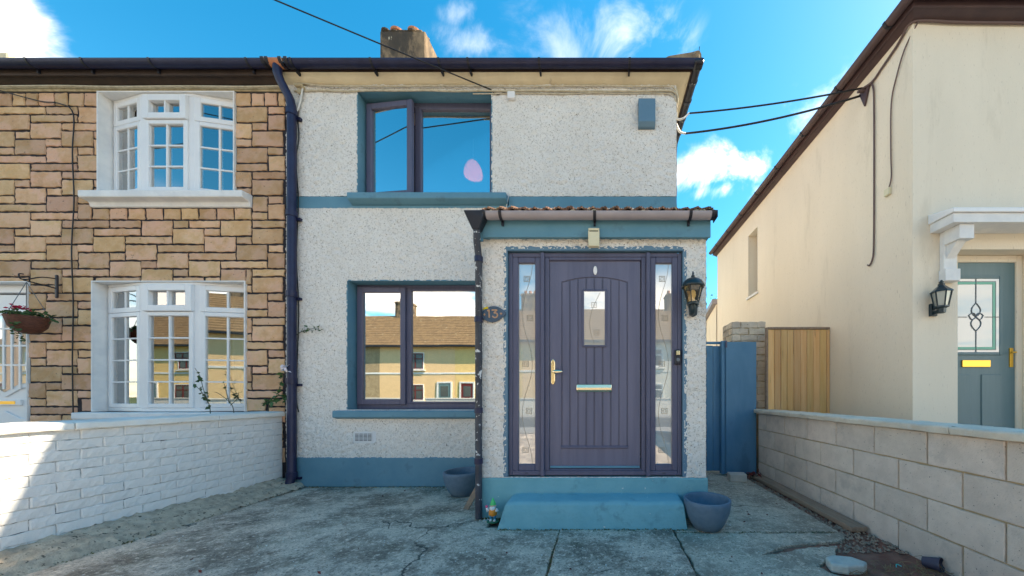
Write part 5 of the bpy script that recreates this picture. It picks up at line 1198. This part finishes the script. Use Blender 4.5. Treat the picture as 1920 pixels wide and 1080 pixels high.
for (ox, oz) in ((-.02, .10), (-.04, .085), (.0, .09), (.07, .095), (.085, .08), (.055, .08)):
    for _ in range(9): add_leaf(f, Vector((hc[0] + ox + rr.gauss(0, .012), hc[1] - .08 + rr.gauss(0, .02), 2.09 + oz + rr.gauss(0, .01))), .035, rr)
f.build('flowers', 'redpetal', hb)
c = MB()
for k in range(3):
    a = .6 + k * 2.09; c.tube([(hc[0] + .15 * math.cos(a), hc[1] + .15 * math.sin(a), 2.09), (hc[0], hc[1] - .01, 2.50)], .003, 5)
c.build('chain', 'lead', hb)
bb = thing('basket_bracket', (-6.81, Y0, 2.5), 'black wrought iron bracket holding the hanging basket', 'bracket')
MB().box(-6.825, -6.795, Y0 - .055, Y0 - .035, 2.38, 2.67).build('back_bar', 'black', bb, bevel=.006)
MB().tube([(-6.81, Y0 - .05, 2.50), (-6.80, 3.90, 2.52)], .008, 6).tube(smoothpath([(-6.81, Y0 - .05, 2.62), (-6.805, Y0 - .16, 2.60), (-6.80, 3.93, 2.54), (-6.80, 3.88, 2.53), (-6.80, 3.87, 2.58), (-6.80, 3.90, 2.59)]), .007, 6).build('scroll_arm', 'black', bb)

# ================================================================== PLANTS
def spray(name, stems, leaves, label, cat='plant', ls=.045, seed=1):
    rr = random.Random(seed); t = thing(name, stems[0][0], label, cat)
    s = MB(); l = MB()
    for st in stems:
        P = smoothpath(st, 5); s.tube(P, .005, 5, .002)
        for _ in range(int(leaves)):
            i = rr.randrange(len(P) // 5, len(P)); add_leaf(l, P[i] + Vector((rr.gauss(0, .012), rr.gauss(0, .012), rr.gauss(0, .012))), ls * rr.uniform(.6, 1.3), rr)
    s.build('stem', 'stem', t); l.build('leaves', 'leaf', t); return t
q = lambda x, y, d=4.03: (px(x, d), d, pz(y, d))
spray('rose_shoot', [[(px(396, 4.03), 4.03, .5), q(394, 770), q(388, 750), q(380, 725), q(375, 705), q(365, 690)], [q(388, 750), q(378, 735), q(366, 722)]], 11, 'leafy rose shoot in front of the white downstairs window', ls=.055, seed=2)
spray('bare_rose_twigs', [[(px(440, 4.0), 4.0, .6), q(438, 770, 4.0), q(428, 752, 4.0), q(410, 738, 4.0), q(402, 735, 4.0)], [q(430, 756, 4.0), q(425, 738, 4.0), q(420, 718, 4.0)], [q(432, 760, 4.0), q(444, 748, 4.0), q(448, 735, 4.0)]], 2, 'nearly bare rose twigs at the right of the white downstairs window', ls=.03, seed=3)
rb = spray('climbing_rose', [[(px(500, 4.1), 4.1, .6), q(503, 768, 4.1), q(510, 755, 4.1), q(520, 738, 4.1), q(528, 715, 4.1), q(535, 695, 4.1)], [q(510, 755, 4.1), q(500, 752, 4.1), q(495, 756, 4.1)], [q(520, 738, 4.1), q(530, 745, 4.1), q(533, 752, 4.1)]], 20, 'climbing rose with one white bloom beside the navy downpipe', ls=.06, seed=4)
f = MB(); rr = random.Random(9); cpt = Vector(q(534, 690, 4.05))
for _ in range(46): add_leaf(f, cpt + Vector((rr.gauss(0, .013), rr.gauss(0, .012), rr.gauss(0, .016))), .04, rr)
f.build('bloom', 'petal', rb)
spray('wall_creeper', [[q(556, 628, 4.16), q(565, 622, 4.15), q(575, 619, 4.15), q(588, 616, 4.15), q(598, 618, 4.15)]], 22, 'small creeper sprig growing out onto the white wall by the downpipe', ls=.045, seed=5)
# yellow-flowering tree far behind the side passage
tr = thing('yellow_flowering_tree', (5.1, 15.5, 0), 'yellow-flowering tree glimpsed behind the porch lantern', 'tree')
t_ = MB(); t_.tube([(5.1, 15.5, 0), (5.1, 15.5, 2.2), (5.0, 15.5, 3.6), (4.95, 15.4, 4.6)], .14, 8, .04)
for k in range(7): t_.tube([(5.05, 15.5, 2.4 + .25 * k), (5.05 + math.cos(k * 2.4) * .9, 15.5 + math.sin(k * 2.4) * .9, 3.5 + .25 * k)], .05, 6, .015)
t_.build('trunk', 'stem', tr)
rr = random.Random(6); a, c_ = MB(), MB()
for _ in range(70):
    cc = Vector((5.0 + rr.gauss(0, .65), 15.5 + rr.gauss(0, .65), 4.3 + rr.gauss(0, .65)))
    tgt = c_ if (rr.random() < .55 and cc.z < 4.75) else a
    for _ in range(26): add_leaf(tgt, cc + Vector((rr.gauss(0, .15), rr.gauss(0, .15), rr.gauss(0, .15))), rr.uniform(.07, .15), rr)
a.build('crown', 'leaf', tr); c_.build('blossom', 'yellowpetal', tr)

# pendant lamp in the upstairs room
pd = thing('pendant_lamp', (-1.78, 5.0, 4.0), 'pink pendant lampshade seen through the upstairs window', 'lamp')
lx_, lz_ = px(887, 5.0), pz(330, 5.0)
MB().lathe([(.13, 0), (.136, .03), (.125, .10), (.095, .17), (.06, .215), (.03, .235), (.028, .225), (.12, .10), (.128, .01)], (lx_, 5.0, lz_), 28).build('shade', 'pendant', pd, smooth=True)
MB().tube([(lx_, 5.0, lz_ + .22), (lx_, 5.0, 5.08)], .006, 6).build('flex', 'cablewhite', pd)

# ================================================================== ACROSS THE STREET (seen mirrored in the windows)
YS = -17.3
def opposite(x0, x1, wallmat, k, label):
    t = thing('terraced_house', ((x0 + x1) / 2, YS, 0), label, 'house', 'terrace across the street')
    w_ = x1 - x0
    fw_, fd_ = (.47, .86) if k % 2 else (.56, .16)
    wx = [(x0 + w_ * fw_, 1.25, .85, 1.15), (x0 + w_ * fw_, 1.25, 3.25, 1.25)]
    dxc = x0 + w_ * fd_
    MB().box(x0, x1 - .01, YS - 8, YS, 0, 5.1).build('wall', wallmat, t)
    MB().box(x0, x1 - .01, YS, YS + .03, 2.85, 2.98).build('string_band', 'whitepaint', t)
    for (cx_, ww, zb_, hh) in wx:
        w1 = MB().frame(cx_ - ww / 2 - .06, cx_ + ww / 2 + .06, zb_ - .06, zb_ + hh + .06, YS, YS + .05, .06).box(cx_ - ww / 2 - .2, cx_ + ww / 2 + .2, YS, YS + .14, zb_ - .16, zb_ - .1).build('window', 'whitepaint', t)
        MB().frame(cx_ - ww / 2, cx_ + ww / 2, zb_, zb_ + hh, YS + .001, YS + .035, .07).box(cx_ - .04, cx_ + .04, YS + .001, YS + .034, zb_, zb_ + hh).box(cx_ - ww / 2, cx_ + ww / 2, YS + .002, YS + .033, zb_ + hh * .62, zb_ + hh * .68).build('frame', 'white' if k in (1, 3, 8) else 'redframe', w1)
        MB().box(cx_ - ww / 2 + .05, cx_ + ww / 2 - .05, YS + .002, YS + .012, zb_ + .05, zb_ + hh - .05).build('pane', 'glass_dark', w1)
    d1 = MB().frame(dxc - .6, dxc + .6, 0, 2.25, YS, YS + .06, .12, .02).build('door_frame', 'whitepaint', t)
    MB().box(dxc - .48, dxc + .48, YS + .001, YS + .03, .02, 2.12).build('door', ('redframe', 'gateblue', 'teal')[k % 3], t)
    MB().box(dxc - .3, dxc + .3, YS + .031, YS + .036, 1.1, 1.9).build('door_pane', 'glass_dark', t)
    rt = MB().prism([(YS + .35, 4.98), (YS + .35, 5.08), (YS - 4, 8.35), (YS - 8.35, 5.08), (YS - 8.35, 4.98)], 'x', x0, x1 - .005).build('roof', 'fartile', t)
    # tile courses as stepped ridges on the street slope
    c = MB(); n = 17
    for i in range(n):
        y = YS + .38 - 4.3 * i / n; z = 5.09 + 3.27 * i / n
        c.prism([(y, z - .02), (y, z + .045), (y - .26, z + .20), (y - .26, z + .12)], 'x', x0, x1 - .006)
    c.build('tile_course', 'fartile', rt, kind='stuff')
    MB().box(x0, x1 - .01, YS + .34, YS + .46, 4.95, 5.07).build('gutter', 'black', t)
    if k % 2 == 1:
        c = MB().box(x0 - 1.0, x0 + .3, YS - 4.6, YS - 3.6, 7.6, 9.6).box(x0 - 1.06, x0 + .36, YS - 4.66, YS - 3.54, 9.4, 9.5).build('chimney', 'chimney', rt)
        for j in range(3): MB().lathe([(.13, 0), (.12, .35)], (x0 - .75 + j * .4, YS - 4.1, 9.6), 10).build('chimney_pot', 'terracotta', rt)
MT['fartile'] = M_('far_roof_tile', (0.24, 0.155, 0.08), (0.17, 0.11, 0.06), 3, 0.95, 0.5, 12, c3=(0.42, 0.36, 0.25), s3=4, t3=0.66)
MT['glass_dark'] = M_('far_window_glass', (0.05, 0.07, 0.085), None, 1, 0.12, spec=.6)
for k, (a, b2, mt_, lb) in enumerate(((-47.5, -41.5, 'creamrender', 'far left cream house across the street'), (-41.5, -35.5, 'whiterender', 'off-white house across the street'), (-35.5, -29.5, 'yellowrender', 'yellow house across the street, far left'),
        (-29.5, -23.4, 'whiterender', 'white rendered house across the street'), (-23.4, -17.3, 'stonefar', 'stone-faced house across the street'), (-17.3, -11.4, 'creamrender', 'cream house across the street with red-brown windows'),
        (-11.4, -5.5, 'yellowrender', 'pale yellow house across the street'), (-5.5, .5, 'creamrender', 'cream house straight across the street'), (.5, 6.5, 'whiterender', 'white house across the street, right of centre'),
        (6.5, 12.5, 'creamrender', 'cream house across the street, far right'))):
    if mt_ == 'stonefar': MT['stonefar'] = M_('far_stone', (0.44, 0.33, 0.20), (0.34, 0.25, 0.15), 3, 0.95, 0.6, 8)
    opposite(a, b2, mt_, k, lb)
for (a, b2) in ((-30, -12.5), (-11.3, -5.8), (-4.6, 1.5), (2.7, 9)):
    fw = MB().box(a, b2, -12.9, -12.65, -.05, .95).box(a - .02, b2 + .02, -12.94, -12.61, .951, 1.02).build('front_garden_wall', 'whiterender', bevel=.01); tag(fw, 'low pale garden wall across the street, from x %d to %d metres' % (a, b2), 'wall', 'garden walls across the street')
up = thing('utility_pole', (-17.5, -1.3, 0), 'tall wooden utility pole up the street carrying the overhead line', 'utility pole')
MB().lathe([(.14, 0), (.10, 8.4)], (-17.5, -1.3, 0), 12).build('pole', 'oldwood', up)
MB().box(-18.2, -16.8, -1.36, -1.26, 7.85, 7.97).build('cross_arm', 'oldwood', up)
